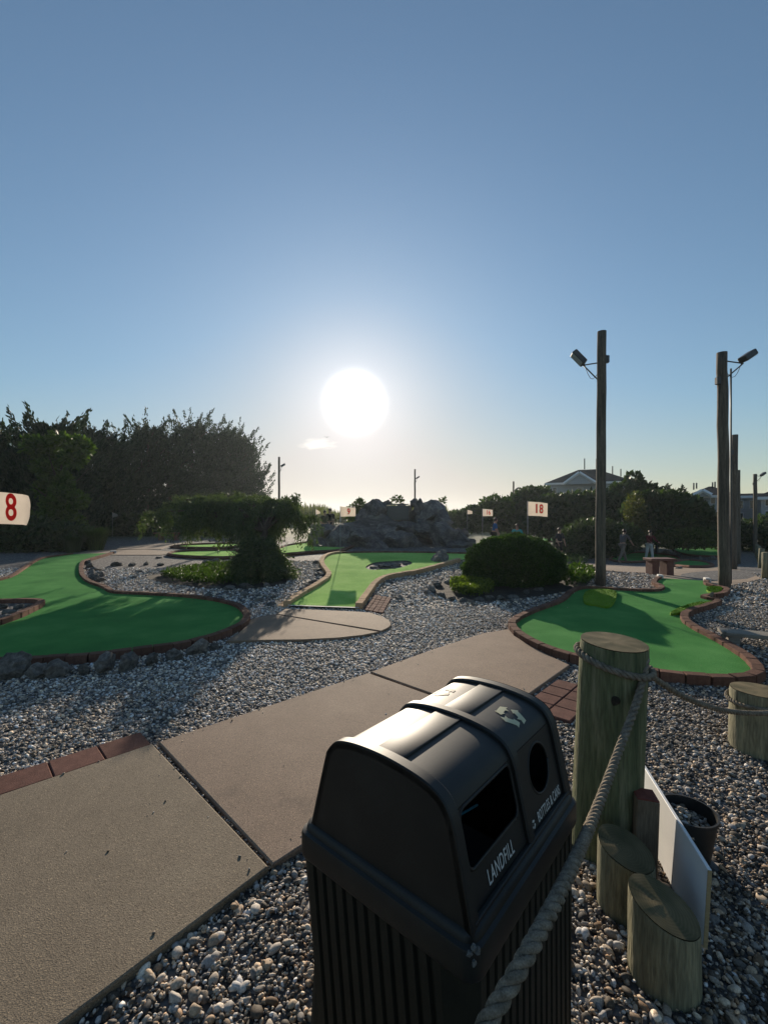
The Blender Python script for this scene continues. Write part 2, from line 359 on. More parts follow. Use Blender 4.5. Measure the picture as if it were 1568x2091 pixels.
M['paver'] = pmat('red_paver', [(.105, .050, .040), (.18, .088, .068)], 22, .95, .4, .004, vary=.14, fine=170, spec=.1)
M['white_block'] = pmat('white_block', [(.55, .52, .48), (.7, .67, .62)], 20, .8, .2)
M['rock'] = pmat('rock', [(.07, .068, .062), (.16, .15, .135), (.28, .26, .23)], 3, .92, .7, .03, vary=.3, fine=22, spec=.15)
M['mound'] = pmat('artificial_rock', [(.07, .065, .063), (.16, .145, .138), (.28, .25, .23)], 2.2, .92, .9, .08, vary=.18, fine=14, spec=.12)
M['bed'] = pmat('planting_soil', [(.02, .016, .012), (.05, .04, .03)], 9, .95, .8, .02)
M['bin'] = pmat('dark_plastic', [(.0055, .0056, .0052), (.009, .009, .008), (.018, .0175, .0155)], 5, .54, .12, .001, spec=.5, fine=400)
M['bin_body'] = pmat('dark_brown_plastic', [(.010, .0095, .006), (.018, .0165, .0105)], 14, .65, .15, .002, spec=.35, fine=500)
M['sticker'] = pmat('cream_print', [(.52, .48, .30), (.62, .58, .38)], 40, .6, 0, spec=.3)
M['sticker_faded'] = pmat('faded_print', [(.014, .0135, .012), (.022, .021, .017)], 40, .6, .1, .001, spec=.4)
M['letter'] = pmat('white_print', [(.55, .54, .5), (.66, .64, .6)], 60, .6, 0, spec=.3)
M['scuff'] = pmat('scuffed_plastic', [(.02, .02, .02), (.30, .29, .27)], 60, .8, .3, .002, spec=.2)
M['pile'] = pmat('weathered_pile_wood', [(.050, .065, .030), (.125, .135, .065), (.235, .215, .125)], 6, .85, .8, .01, stretch=(3.5, 3.5, .35), fine=30)
M['stump'] = pmat('grey_log', [(.085, .08, .052), (.20, .185, .115), (.31, .28, .17)], 7, .85, .8, .008, stretch=(3.5, 3.5, .4), fine=40)
M['lumber'] = pmat('lumber', [(.12, .085, .055), (.22, .165, .11)], 9, .8, .4, .004, stretch=(5, 5, .4), fine=60)
M['red_end'] = pmat('red_sealed_end', [(.13, .03, .02), (.22, .055, .035)], 30, .8, .2)
M['greywood'] = pmat('grey_plank', [(.16, .145, .12), (.27, .24, .20)], 9, .85, .5, .004, stretch=(.5, 5, 5), fine=60)
M['pole'] = pmat('pole_wood', [(.05, .042, .034), (.125, .100, .076), (.20, .165, .12)], 5, .9, .7, .01, stretch=(5, 5, .25), fine=40)
M['rope'] = pmat('rope', [(.11, .09, .065), (.30, .25, .19)], 40, .9, .7, .003, fine=300, spec=.15)
M['metal'] = pmat('grey_metal', [(.06, .06, .06), (.10, .10, .10)], 20, .5, 0, metallic=.3)
M['glass'] = pmat('lamp_glass', [(.35, .37, .38), (.45, .47, .48)], 20, .2, 0, spec=.5)
M['flag'] = pmat('flag_cloth', [(.50, .43, .36), (.60, .52, .44)], 5, .85, .1, .004)
def _flag_translucent(m, tr_amt=.45):
    t = m.node_tree; p = t.nodes['Principled BSDF']; tr = t.nodes.new('ShaderNodeBsdfTranslucent'); mx = t.nodes.new('ShaderNodeMixShader'); mx.inputs[0].default_value = tr_amt
    src = p.inputs['Base Color'].links[0].from_socket; t.links.new(src, tr.inputs['Color']); t.links.new(p.outputs[0], mx.inputs[1]); t.links.new(tr.outputs[0], mx.inputs[2])
    t.links.new(mx.outputs[0], t.nodes['Material Output'].inputs['Surface'])
_flag_translucent(M['flag'])
M['red'] = pmat('red_print', [(.70, .035, .035), (.80, .06, .06)], 20, .9, 0, spec=.05); _flag_translucent(M['red'], .5)
M['flagpole'] = pmat('flag_pole_metal', [(.25, .25, .25), (.35, .35, .35)], 20, .4, 0)
M['whiteboard'] = pmat('white_painted_board', [(.70, .71, .72), (.84, .84, .84)], 3, .5, .1, .002)
M['ply'] = pmat('raw_ply_edge', [(.30, .22, .11), (.42, .32, .18)], 30, .8, .3, .002, stretch=(1, 1, 4))
M['bucket'] = pmat('black_bucket', [(.016, .016, .016), (.028, .026, .024)], 20, .5, .1, .002)
M['bench'] = pmat('maroon_bench', [(.11, .045, .035), (.17, .075, .055)], 12, .7, .2)
M['siding'] = pmat('pale_siding', [(.30, .31, .33), (.40, .41, .43)], 3, .8, .2, .01, stretch=(.1, .1, 6))
M['trim'] = pmat('white_trim', [(.70, .70, .70), (.78, .78, .78)], 3, .6, 0)
M['roof'] = pmat('grey_shingle', [(.022, .024, .028), (.045, .047, .052)], 6, 1.0, .4, .03, fine=20, spec=.0)
M['pane'] = pmat('dark_window', [(.02, .025, .03), (.035, .04, .05)], 2, .1, 0, spec=.6)
M['bark'] = pmat('bark', [(.035, .028, .02), (.09, .07, .05)], 8, .95, .9, .02, stretch=(4, 4, .5))
M['cedar'] = leafmat('cedar_foliage', (.012, .026, .015), (.034, .058, .026), .18)
M['cedar_light'] = leafmat('light_foliage', (.030, .060, .012), (.075, .125, .025), .35)
M['weep'] = leafmat('weeping_foliage', (.032, .052, .029), (.082, .108, .054), .32)
M['boxwood'] = leafmat('boxwood_foliage', (.022, .046, .012), (.052, .095, .022), .25, .5, .35)
M['dark_leaf'] = leafmat('dark_foliage', (.020, .036, .018), (.050, .078, .030), .25)
M['mid_leaf'] = leafmat('mid_foliage', (.025, .050, .012), (.060, .10, .022), .3)
M['yellow_leaf'] = leafmat('yellow_foliage', (.05, .08, .012), (.12, .16, .03), .4)
M['reed'] = leafmat('reed_foliage', (.045, .055, .018), (.11, .11, .04), .35)
M['skin'] = pmat('skin', [(.32, .19, .13), (.38, .24, .17)], 5, .6, 0)
M['hair'] = pmat('dark_hair', [(.02, .014, .01), (.05, .032, .02)], 30, .5, 0)
M['hair_fair'] = pmat('fair_hair', [(.16, .11, .06), (.25, .18, .10)], 30, .5, 0)
def cloth(name, c): 
    M[name] = pmat(name, [tuple(x * .8 for x in c), c], 12, .9, .1, spec=.1); return M[name]
cloth('navy_cloth', (.020, .022, .032)); cloth('black_cloth', (.016, .015, .018)); cloth('tan_cloth', (.20, .17, .14)); cloth('grey_cloth', (.13, .12, .12))
cloth('maroon_cloth', (.11, .018, .022)); cloth('white_cloth', (.55, .54, .52)); cloth('cyan_cloth', (.04, .42, .48)); cloth('blue_cloth', (.03, .16, .40)); cloth('olive_cloth', (.07, .07, .045))
for k_ in ('cyan_cloth', 'blue_cloth'): _flag_translucent(M[k_], .4)
ORD = ['first', 'second', 'third', 'fourth', 'fifth', 'sixth', 'seventh', 'eighth', 'ninth', 'tenth', 'eleventh', 'twelfth', 'thirteenth', 'fourteenth', 'fifteenth', 'sixteenth', 'seventeenth', 'eighteenth', 'nineteenth', 'twentieth']

# ------------------------------------------------------------------ ground
def axis(lo, hi, st, far):
    a = list(np.arange(lo, hi + 1e-6, st)); s = st; x = hi
    while x < far: s *= 1.35; x += s; a.append(x)
    b = []; s = st; x = lo
    while x > -far: s *= 1.35; x -= s; b.append(x)
    return np.array(b[::-1] + a)
gx, gy = axis(-16, 20, .4, 420), axis(-4, 32, .4, 420)
XX, YY = np.meshgrid(gx, gy); gv = np.stack([XX, YY, tz(XX, YY)], -1).reshape(-1, 3); nx = len(gx)
ii, jj = np.meshgrid(np.arange(nx - 1), np.arange(len(gy) - 1)); q = (jj * nx + ii).ravel()
tag(obj('ground', np_mesh('ground', gv, np.stack([q, q + 1, q + nx + 1, q + nx], 1), M['ground'], True)), kind='structure')
EXCL = []                                         # outlines that loose gravel keeps clear of

# ------------------------------------------------------------------ path of concrete slabs
def W_(pts): return [G(*p) for p in pts]
def lerp2(a, b, t): return (a[0] + (b[0] - a[0]) * t, a[1] + (b[1] - a[1]) * t)
zs = .035
Q = lambda x, y: G(x, y, zs)
A1, B1 = Q(311, 1519), Q(549, 1770); A0, B0 = Q(0, 1624), Q(130, 2088)
A0 = lerp2(A1, A0, 2.2); B0 = lerp2(B1, B0, 1.8)
A2, B2 = Q(324, 1515), Q(557, 1767)
C1, C1m = Q(752, 1374), Q(900, 1427)
D1 = Q(1163, 1358); D2 = Q(1078, 1418)            # near right edge beside the pavers
B3 = lerp2(D1, D2, 2.1)                           # where the joint meets the near edge, behind the bin
C2, E1, E2, E3 = Q(757, 1372), Q(880, 1327), Q(985, 1293), Q(1038, 1284)
GB = [Q(1050, 1298), Q(1085, 1320), Q(1125, 1340)]
slabs = [[A0, A1, B1, B0], [A2, C1, lerp2(C1, C1m, 2.05), lerp2(B2, B3, .55), B2],
         [C2, E1, E2, E3] + GB + [D1, D2, lerp2(D1, D2, 1.6), lerp2(C2, lerp2(C1, C1m, 2.07), .99)]]
s2j = lerp2(C1, C1m, 2.05); slabs[2][-2] = (s2j[0] + .035, s2j[1] + .01); slabs[2] = slabs[2][:-1]
path_out = [A0, A1, C1, E1, E2, E3] + GB + [D1, D2, s2j, lerp2(B2, B3, .55), B1, B0]
path = tag(obj('path', drape_poly('path', path_out, .006, M['bed'], 1.5)), kind='structure')
for s, tn in zip(slabs, ((.80, .83, .78), (.93, .88, .86), (.98, .91, .87))):
    o = obj('slab', prism('slab', s, -.06, zs, M['concrete'], .008), parent=path); o.color = (*tn, 1); EXCL.append(s)
# red pavers laid along both edges of the path
def paver_row(a, b, wv, n, gap=.006, hgt=.028):
    a, b = np.array(a), np.array(b); d = (b - a) / n; L_ = np.linalg.norm(d); e = d / L_
    for i in range(n):
        c = a + d * (i + .5) + np.array(wv) * .5
        wl = np.linalg.norm(wv)
        o = obj('paver', box_me('paver', (L_ - gap, wl - gap, .06), M['paver'], .006), parent=path)
        o.location = (c[0], c[1], hgt - .03 + float(tz(*c))); o.rotation_euler = (random.uniform(-.008, .008), random.uniform(-.008, .008), math.atan2(e[1], e[0]))
    a2, b2 = a + np.array(wv), b + np.array(wv); EXCL.append([tuple(a), tuple(b), tuple(b2), tuple(a2)])
random.seed(3)
ea = np.array(A1) - np.array(A0); ea /= np.linalg.norm(ea); pn = np.array([-ea[1], ea[0]])
a_ = np.array(A1) - ea * .0 + pn * .006
paver_row(a_ - ea * 1.62, a_, pn * .245, 6)
ed = np.array(D1) - np.array(D2); ed /= np.linalg.norm(ed); dn = np.array([ed[1], -ed[0]])
for r_ in range(2):
    s_ = np.array(D2) - ed * .25 + dn * (.045 + r_ * .20)
    paver_row(s_, s_ + ed * .80, dn * .198, 4)
# apron in front of hole 9, cut in two by a joint
ap_far = [Q(583, 1243), Q(735, 1249), Q(768, 1255), Q(788, 1263), Q(798, 1273), Q(793, 1281), Q(778, 1288)]
ap_joint_l = Q(563, 1253)
ap_near = [Q(774, 1290), Q(740, 1297), Q(690, 1302), Q(620, 1306), Q(540, 1307), Q(462, 1309), Q(490, 1290), Q(507, 1275), Q(512, 1264), Q(540, 1257), Q(560, 1254)]
apr = tag(obj('apron', drape_poly('apron', ap_far[:-1] + ap_near, .006, M['bed'], 1.5)), kind='structure')
for s in (catmull(ap_far, 4) + [np.array(ap_joint_l)], ap_near):
    s = [tuple(p) for p in s]; obj('slab', prism('slab', s, -.06, zs, M['concrete'], .008), parent=apr).color = (.86, .80, .74, 1); EXCL.append(s)
# herringbone-like patch of red pavers and strip of tan pavers beside hole 9
def paver_grid(name_c, c00, c10, c01, nu, nv, m, parent):
    c00, c10, c01 = map(np.array, (c00, c10, c01)); u = (c10 - c00) / nu; v = (c01 - c00) / nv
    for i in range(nu):
        for j in range(nv):
            quad = [c00 + u * (i + a) + v * (j + b) for a, b in ((.04, .04), (.96, .04), (.96, .96), (.04, .96))]
            obj('paver', prism('paver', [tuple(p) for p in quad], -.04, .02 + random.uniform(-.004, .004), m, .005), parent=parent)
    EXCL.append([tuple(c00), tuple(c10), tuple(c10 + c01 - c00), tuple(c01)])
paver_grid('red', G(741, 1247), G(782, 1254), G(764, 1216), 4, 7, M['paver'], apr)
paver_grid('tan', G(562, 1240), G(583, 1241), G(605, 1211), 1, 6, M['tan_brick'], apr)

# other pieces of concrete path farther off
def far_slab(pts, name='path'):
    s = [G(*p, .02) for p in pts]; EXCL.append(s)
    o = tag(obj(name, prism(name, s, -.03, .02, M['concrete'], .006)), kind='structure'); return o
far_slab([(160, 1130), (236, 1133), (330, 1133), (362, 1127), (300, 1122), (180, 1124)])
far_slab([(238, 1122), (330, 1121), (345, 1115), (420, 1108), (340, 1109), (245, 1116)])
far_slab([(1140, 1156), (1190, 1160), (1260, 1167), (1330, 1170), (1345, 1182), (1440, 1191), (1480, 1198), (1530, 1187), (1556, 1181), (1500, 1160), (1440, 1156), (1400, 1158), (1300, 1158), (1200, 1150)])

# ------------------------------------------------------------------ putting greens with brick borders
brick_me = box_me('brick', (.198, .105, .13), M['brick'], .008, 2)
tan_me = box_me('tan_brick', (.198, .125, .12), M['tan_brick'], .008, 2)
def border(poly, me, parent, z=.03, step=.204, jit=.004):
    P = resample(poly, step); n = len(P) - 1
    for i in range(n):
        a, b = P[i], P[i + 1]; c = (a + b) / 2; d = b - a
        o = bpy.data.objects.new('brick', me); o.parent = parent; COL.objects.link(o)
        sl = math.atan2(float(tz(*b) - tz(*a)), np.linalg.norm(d))
        o.location = (c[0] + random.uniform(-jit, jit), c[1] + random.uniform(-jit, jit), float(tz(*c)) + z + random.uniform(-jit, jit))
        o.rotation_euler = (random.uniform(-.02, .02), -sl, math.atan2(d[1], d[0]) + random.uniform(-.012, .012)); o.scale = (np.linalg.norm(d) / step * 1.0, 1, 1)
def end_block(p, parent, rz=0):
    o = obj('end_block', box_me('end_block', (.2, .11, .14), M['white_block'], .01), parent=parent); o.location = (p[0], p[1], float(tz(*p)) + .06); o.rotation_euler = (0, 0, rz)
def cat2(P, n=5, closed=False): return [tuple(p) for p in catmull(P, n, closed)]

# right green
g18 = thing('putting_green', 'curving green carpet hole edged in red brick behind the big rope post', 'golf green')
near_s = W_([(1347, 1184), (1338, 1190), (1336, 1197), (1350, 1204), (1344, 1211), (1310, 1212), (1240, 1208), (1195, 1206), (1168, 1213), (1148, 1231), (1122, 1243), (1082, 1258), (1050, 1275), (1046, 1288), (1062, 1306), (1100, 1328), (1150, 1347), (1210, 1363), (1320, 1384), (1400, 1395), (1480, 1400), (1538, 1396), (1549, 1382), (1527, 1357), (1497, 1336), (1465, 1316), (1432, 1299), (1408, 1284), (1396, 1270), (1405, 1257), (1438, 1246), (1466, 1236), (1462, 1231), (1438, 1229), (1440, 1224), (1473, 1220), (1483, 1211), (1476, 1206), (1452, 1202), (1441, 1197), (1443, 1190)])
bl = cat2(near_s, 6); border(bl, brick_me, g18)
obj('carpet', drape_poly('carpet', bl, .045, M['carpet'], .7), parent=g18); EXCL.append(bl)
end_block(G(1347, 1184), g18, 1.2); end_block(G(1443, 1191), g18, 1.2)
for pts in ([(1196, 1216), (1230, 1211), (1257, 1216), (1256, 1232), (1243, 1248), (1215, 1244), (1192, 1238)], [(1367, 1262), (1395, 1247), (1425, 1239), (1455, 1238), (1440, 1246), (1400, 1257), (1385, 1262)], [(1442, 1213), (1446, 1206), (1472, 1207), (1470, 1215), (1455, 1218)]):
    pw_ = cat2(W_(pts), 4, True); me = prism('turf_patch', pw_, .046, .085, M['rough'], .012); p = obj('turf_patch', me, parent=g18)
    # short tufts standing on the patch
    P = np.array(pw_); r = rs(5); nb = 4200; bx = r.uniform(P[:, 0].min(), P[:, 0].max(), nb); by = r.uniform(P[:, 1].min(), P[:, 1].max(), nb); ok = in_poly(bx, by, pw_); bx, by = bx[ok], by[ok]; k = len(bx)
    base = np.stack([bx, by, tz(bx, by) + .083], 1); dx = r.normal(0, .007, (k, 3)); dx[:, 2] = r.uniform(.010, .024, k); sx = r.normal(0, .004, (k, 3)); sx[:, 2] = 0
    vv = np.stack([base - sx, base + sx, base + dx], 1).reshape(-1, 3)
    obj('turf_pile', np_mesh('turf_pile', vv, np.arange(k * 3).reshape(-1, 3), M['rough']), parent=p)

# left green
g8 = thing('putting_green', 'large shaded green carpet hole at the left edge with a rounded right end', 'golf green')
leftb = W_([(-40, 1365), (100, 1358), (200, 1350), (300, 1337), (380, 1325), (430, 1311), (468, 1298), (497, 1282), (505, 1267), (497, 1252), (477, 1241), (440, 1232), (380, 1224), (300, 1219), (250, 1217), (228, 1214), (214, 1205), (195, 1198), (178, 1190), (168, 1178), (166, 1165), (168, 1155), (176, 1148), (202, 1140), (232, 1131)])
leftu = W_([(148, 1134), (120, 1138), (88, 1143), (68, 1152), (48, 1166), (20, 1183), (-30, 1196)])
cl, cu = cat2(leftb, 6), cat2(leftu, 6)
border(cl, brick_me, g8); border(cu, brick_me, g8)
islp = W_([(-60, 1236), (0, 1238), (50, 1237), (82, 1238), (84, 1243), (70, 1252), (40, 1267), (0, 1282), (-60, 1300)]); isl = cat2(islp, 5)
carp = cl + cu; obj('carpet', drape_poly('carpet', carp, .045, M['carpet'], .8), parent=g8); EXCL.append(carp)
border(isl, brick_me, g8, .06)
obj('gravel_bed', drape_poly('gravel_bed', isl, .055, M['ground'], .8), parent=g8)
end_block(G(232, 1131), g8, .8)

# hole 9
g9 = thing('putting_green', 'sunlit funnel shaped green carpet hole with tan block borders before the rock mound', 'golf green')
l9 = cat2(W_([(586, 1240), (612, 1222), (645, 1202), (668, 1186), (671, 1177), (662, 1164), (657, 1153), (662, 1142), (675, 1135), (696, 1132)]), 6)
r9 = cat2(W_([(733, 1245), (748, 1223), (764, 1200), (778, 1189), (800, 1181), (850, 1172), (895, 1160), (937, 1147)]), 6)
f9 = cat2(W_([(696, 1132), (780, 1131), (880, 1132), (960, 1134)]), 4)
border(l9, tan_me, g9, .05); border(r9, tan_me, g9, .05)
border(f9, brick_me, g9, .03)
pit = cat2(W_([(747, 1161), (765, 1152), (800, 1149), (830, 1148), (841, 1154), (815, 1163), (785, 1166), (757, 1167)]), 4, True)
c9 = l9 + f9[1:] + [G(965, 1142)] + r9[::-1]
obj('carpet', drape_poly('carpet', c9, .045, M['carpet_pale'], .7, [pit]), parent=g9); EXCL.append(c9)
obj('rock_pit', drape_poly('rock_pit', pit, .02, M['ground'], .6), parent=g9)
obj('front_strip', np_mesh('front_strip', [(*G(588, 1241), .05), (*G(733, 1246), .05), (*G(733, 1247.5), .05), (*G(588, 1242.5), .05)], [(0, 1, 2, 3)], M['white_block']), parent=g9)

# greens farther back: carpet and curb
def far_green(pts, label, m):
    w_ = cat2(W_(pts), 4, True); t = thing('putting_green', label, 'golf green'); obj('carpet', drape_poly('carpet', w_, .04, m, .9), parent=t); EXCL.append(w_)
    P = resample(w_ + [w_[0]], .4); tb = [(x, y, float(tz(x, y)) + .05) for x, y in P]
    obj('curb', tubes_me('curb', [(tb, .07)], M['brick'], 4, False), parent=t); return t
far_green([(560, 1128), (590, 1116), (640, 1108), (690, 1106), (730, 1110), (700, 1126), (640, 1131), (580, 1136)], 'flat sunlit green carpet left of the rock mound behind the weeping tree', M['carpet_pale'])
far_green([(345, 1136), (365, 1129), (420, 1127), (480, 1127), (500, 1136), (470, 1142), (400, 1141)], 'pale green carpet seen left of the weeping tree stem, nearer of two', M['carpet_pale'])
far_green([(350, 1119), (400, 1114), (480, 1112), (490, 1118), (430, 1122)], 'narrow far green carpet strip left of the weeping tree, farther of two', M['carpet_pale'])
far_green([(1370, 1112), (1420, 1114), (1490, 1120), (1490, 1136), (1420, 1137), (1380, 1128)], 'bright green carpet far right behind the walking people', M['carpet'])
far_green([(1370, 1152), (1400, 1146), (1440, 1150), (1455, 1157), (1430, 1161), (1385, 1159)], 'small green carpet tip just right of the maroon bench', M['carpet'])
far_green([(1245, 1142), (1300, 1130), (1370, 1136), (1385, 1146), (1330, 1148), (1280, 1150)], 'shaded green carpet under the two people in the middle distance', M['carpet'])
far_green([(1095, 1102), (1130, 1098), (1145, 1102), (1130, 1106), (1100, 1107)], 'thin green carpet sliver behind the round bush beside the man', M['carpet'])

# ------------------------------------------------------------------ rocks
def rock_me(seed, sub=2, m=None, cuts=9, rough=.12):
    r = random.Random(seed); bm = bmesh.new(); bmesh.ops.create_icosphere(bm, subdivisions=sub, radius=1)
    pl = []
    for _ in range(cuts):
        d = Vector((r.gauss(0, 1), r.gauss(0, 1), r.gauss(0, 1))).normalized(); pl.append((d, r.uniform(.45, .8)))
    for v in bm.verts:
        for d, h in pl:
            k = v.co.dot(d)
            if k > h: v.co -= d * (k - h)
        v.co += v.co.normalized() * noise.noise(v.co * 2.3 + Vector((seed, 0, 0))) * rough
    return bm_mesh(bm, 'rock', m or M['rock'], True, .45)
ROCKS = [rock_me(i, 3, None, 8, .26) for i in range(8)]
MOUND = [rock_me(40 + i, 3, M['mound'], 12, .22) for i in range(8)]
rr = random.Random(11)
def put_rock(x, y, s, label, group, me=None, sink=.25, flat=.62, base=None, name='rock', cat='rock', parent=None):
    o = bpy.data.objects.new(name, me or ROCKS[rr.randrange(8)])
    sx, sy, sz_ = s * rr.uniform(.85, 1.2), s * rr.uniform(.7, 1.0), s * flat * rr.uniform(.8, 1.2)
    z = (float(tz(x, y)) if base is None else base) + sz_ * (1 - sink * 2) * .75
    o.location = (x, y, z); o.scale = (sx, sy, sz_); o.rotation_euler = (rr.uniform(-.25, .25), rr.uniform(-.25, .25), rr.uniform(0, 6.28))
    link(o, parent)
    if parent is None: tag(o, label, cat, group)
    return o
# row along the front of the left green
for i, (px, py, wpx) in enumerate([(28, 1387, 62), (78, 1390, 50), (118, 1386, 50), (168, 1383, 34), (213, 1375, 52), (262, 1371, 52), (308, 1362, 40), (352, 1353, 36), (402, 1340, 52), (436, 1333, 22)]):
    x, y = G(px, py - 4); s = wpx / F * y * .5
    put_rock(x, y + .02, s, f'{ORD[i]} rock from the left in the row before the left green', 'rocks in front of the left green', flat=.95, sink=.12)
# pile at the neck of the left green
for i, (px, py, wpx) in enumerate([(185, 1160, 22), (198, 1166, 22), (190, 1172, 20), (204, 1178, 22), (192, 1184, 24), (206, 1188, 22), (182, 1152, 18)]):
    x, y = G(px, py); put_rock(x, y, wpx / F * y * .5, f'{ORD[i]} rock of the heap in the crook of the left green neck', 'heap by the left green neck', flat=.7)
# stones on the island at the left edge
for i, (px, py, wpx) in enumerate([(20, 1262, 26), (38, 1250, 22), (55, 1250, 20), (8, 1250, 22), (12, 1274, 26)]):
    x, y = G(px, py); put_rock(x, y, wpx / F * y * .5, f'{ORD[i]} rock on the brick edged island at the left edge', 'rocks on the island', base=.06)
# stones in the pit of hole 9
for i, (px, py, wpx) in enumerate([(765, 1161, 20), (785, 1159, 26), (806, 1157, 24), (826, 1154, 22), (775, 1165, 16), (800, 1163, 18)]):
    x, y = G(px, py); put_rock(x, y, wpx / F * y * .5, f'{ORD[i]} stone in the sunken pit of the sunlit green', 'stones in the pit', flat=.4)
# ring round the bed of the ball bush
for i, (px, py, wpx) in enumerate([(880, 1207, 28), (893, 1196, 30), (902, 1218, 26), (925, 1226, 24), (948, 1229, 24), (962, 1232, 18), (978, 1228, 26), (1000, 1222, 26), (1022, 1224, 28), (1048, 1222, 26), (915, 1192, 18), (872, 1212, 16), (1075, 1214, 22), (1098, 1206, 22)]):
    x, y = G(px, py); put_rock(x, y, wpx / F * y * .5, f'{ORD[i]} dark rock edging the bed of the clipped round bush', 'rocks round the bush bed', flat=.6)
# flat dark stones on the gravel right of the red pavers and beside the tan borders
for i, (px, py, wpx) in enumerate([(815, 1222, 30), (838, 1232, 16), (803, 1229, 18), (795, 1190, 20), (782, 1200, 12)]):
    x, y = G(px, py); put_rock(x, y, wpx / F * y * .5, f'{ORD[i]} flat dark stone right of the sunlit green border', 'flat stones right of hole nine', flat=.3)
for i, (px, py, wpx) in enumerate([(650, 1165, 22), (655, 1176, 24), (640, 1190, 22), (628, 1198, 22), (645, 1150, 20), (615, 1206, 18)]):
    x, y = G(px, py); put_rock(x, y, wpx / F * y * .5, f'{ORD[i]} dark rock against the left border of the sunlit green', 'rocks left of hole nine', flat=.45)
# bed edge of the weeping tree
for i, (px, py, wpx) in enumerate([(440, 1203, 26), (470, 1205, 30), (505, 1200, 26), (425, 1218, 20), (545, 1198, 22), (500, 1217, 22), (350, 1172, 16), (366, 1176, 14), (285, 1169, 18), (272, 1182, 16), (530, 1228, 22), (555, 1236, 22), (520, 1240, 20), (560, 1222, 18)]):
    x, y = G(px, py); put_rock(x, y, wpx / F * y * .5, f'{ORD[i]} grey rock along the bed of the weeping tree', 'rocks by the weeping tree', flat=.5)
for i, (px, py, wpx) in enumerate([(240, 1155, 24), (270, 1156, 16), (300, 1154, 14), (328, 1155, 16), (325, 1140, 12), (440, 1147, 16), (420, 1150, 18)]):
    x, y = G(px, py); put_rock(x, y, wpx / F * y * .5, f'{ORD[i]} rock in the line behind the left bed', 'rocks behind the left bed', flat=.6)
for i, (px, py, wpx) in enumerate([(1372, 1155, 12), (1385, 1162, 14), (1190, 1170, 14), (1210, 1165, 16), (1262, 1172, 12), (1250, 1169, 10), (1340, 1128, 14), (1360, 1130, 14), (1385, 1133, 14), (1430, 1143, 16), (1455, 1143, 18), (1475, 1141, 16)]):
    x, y = G(px, py); put_rock(x, y, wpx / F * y * .5, f'{ORD[i]} small dark rock between the far right greens', 'rocks between far right greens', flat=.6)
# small pale stones set on the right green border, rounded boulder on hole 9
for px, py, lb in [(1478, 1318, 'small pale pointed stone on the brick border of the right green'), (1452, 1230, 'tiny pale stone on the brick tongue of the right green')]:
    x, y = G(px, py); o = put_rock(x, y, .035, lb, None, base=.10, flat=1.6, sink=.1)
x, y = G(903, 1150); bo = put_rock(x, y + .25, .40, 'smooth rounded boulder at the far right end of the sunlit green', None, flat=.85, sink=.3, name='boulder', cat='boulder')
bo.rotation_euler = (0, 0, .4)

# ------------------------------------------------------------------ waterfall mound
mY = 19.0
wm = thing('rock_mound', 'big artificial rock waterfall mound in the middle distance', 'rock mound', (0, 0, 0))
def blob(px, py, wpx, hpx, Y, me=None, squash=1.0):
    c = V(px, py, Y); sx, sz_ = wpx / F * Y * .5 * 1.12, hpx / F * Y * .5 * 1.12
    o = bpy.data.objects.new('boulder', me or MOUND[rr.randrange(8)]); o.parent = wm; COL.objects.link(o)
    o.location = c; o.scale = (sx, min(sx, sz_) * squash * rr.uniform(.9, 1.2), sz_); o.rotation_euler = (rr.uniform(-.12, .12), rr.uniform(-.12, .12), rr.uniform(-.5, .5)); return o
for a in [(765, 1048, 62, 70, 19.6), (740, 1060, 40, 44, 19.4), (880, 1050, 70, 72, 19.6), (902, 1072, 52, 56, 19.2), (815, 1052, 90, 52, 20.4), (855, 1042, 40, 50, 19.8),
          (660, 1088, 60, 44, 18.6), (690, 1100, 60, 60, 18.2), (640, 1102, 40, 36, 18.8), (720, 1088, 54, 46, 18.8), (745, 1106, 70, 56, 18.0), (785, 1090, 60, 44, 18.6),
          (775, 1118, 60, 40, 17.6), (815, 1108, 66, 54, 18.0), (835, 1083, 60, 40, 18.9), (860, 1080, 50, 40, 18.9), (905, 1092, 70, 50, 18.4), (940, 1100, 50, 40, 18.6), (925, 1118, 60, 34, 17.8), (945, 1090, 30, 26, 19.2),
          (700, 1122, 50, 26, 17.6), (735, 1126, 40, 20, 17.2), (820, 1128, 50, 18, 17.0), (880, 1090, 66, 30, 19.0), (660, 1112, 50, 36, 18.2), (848, 1112, 30, 44, 18.6), (890, 1122, 60, 28, 18.2), (868, 1070, 40, 30, 19.3), (800, 1074, 70, 24, 19.4), (752, 1074, 46, 34, 19.2), (955, 1112, 40, 26, 18.6), (790, 1027, 26, 14, 20.2), (846, 1027, 24, 20, 20.0), (648, 1118, 30, 20, 18.0)]:
    blob(*a)
# dark core so that no gaps open between the boulders, the wet cave wall, the lip and the falling sheet of water
blob(800, 1100, 250, 90, 19.6, squash=.8)
o = obj('cave_wall', box_me('cave_wall', (1.25, .3, .85), M['rock'], .06), parent=wm); o.location = V(813, 1052, 19.9)
o = obj('water_lip', box_me('water_lip', (1.0, .5, .04), M['water'], .01), parent=wm); o.location = V(810, 1030, 19.75)
o = obj('water_sheet', box_me('water_sheet', (.95, .02, .62), M['water'], .005), parent=wm); o.location = V(812, 1047, 19.48)

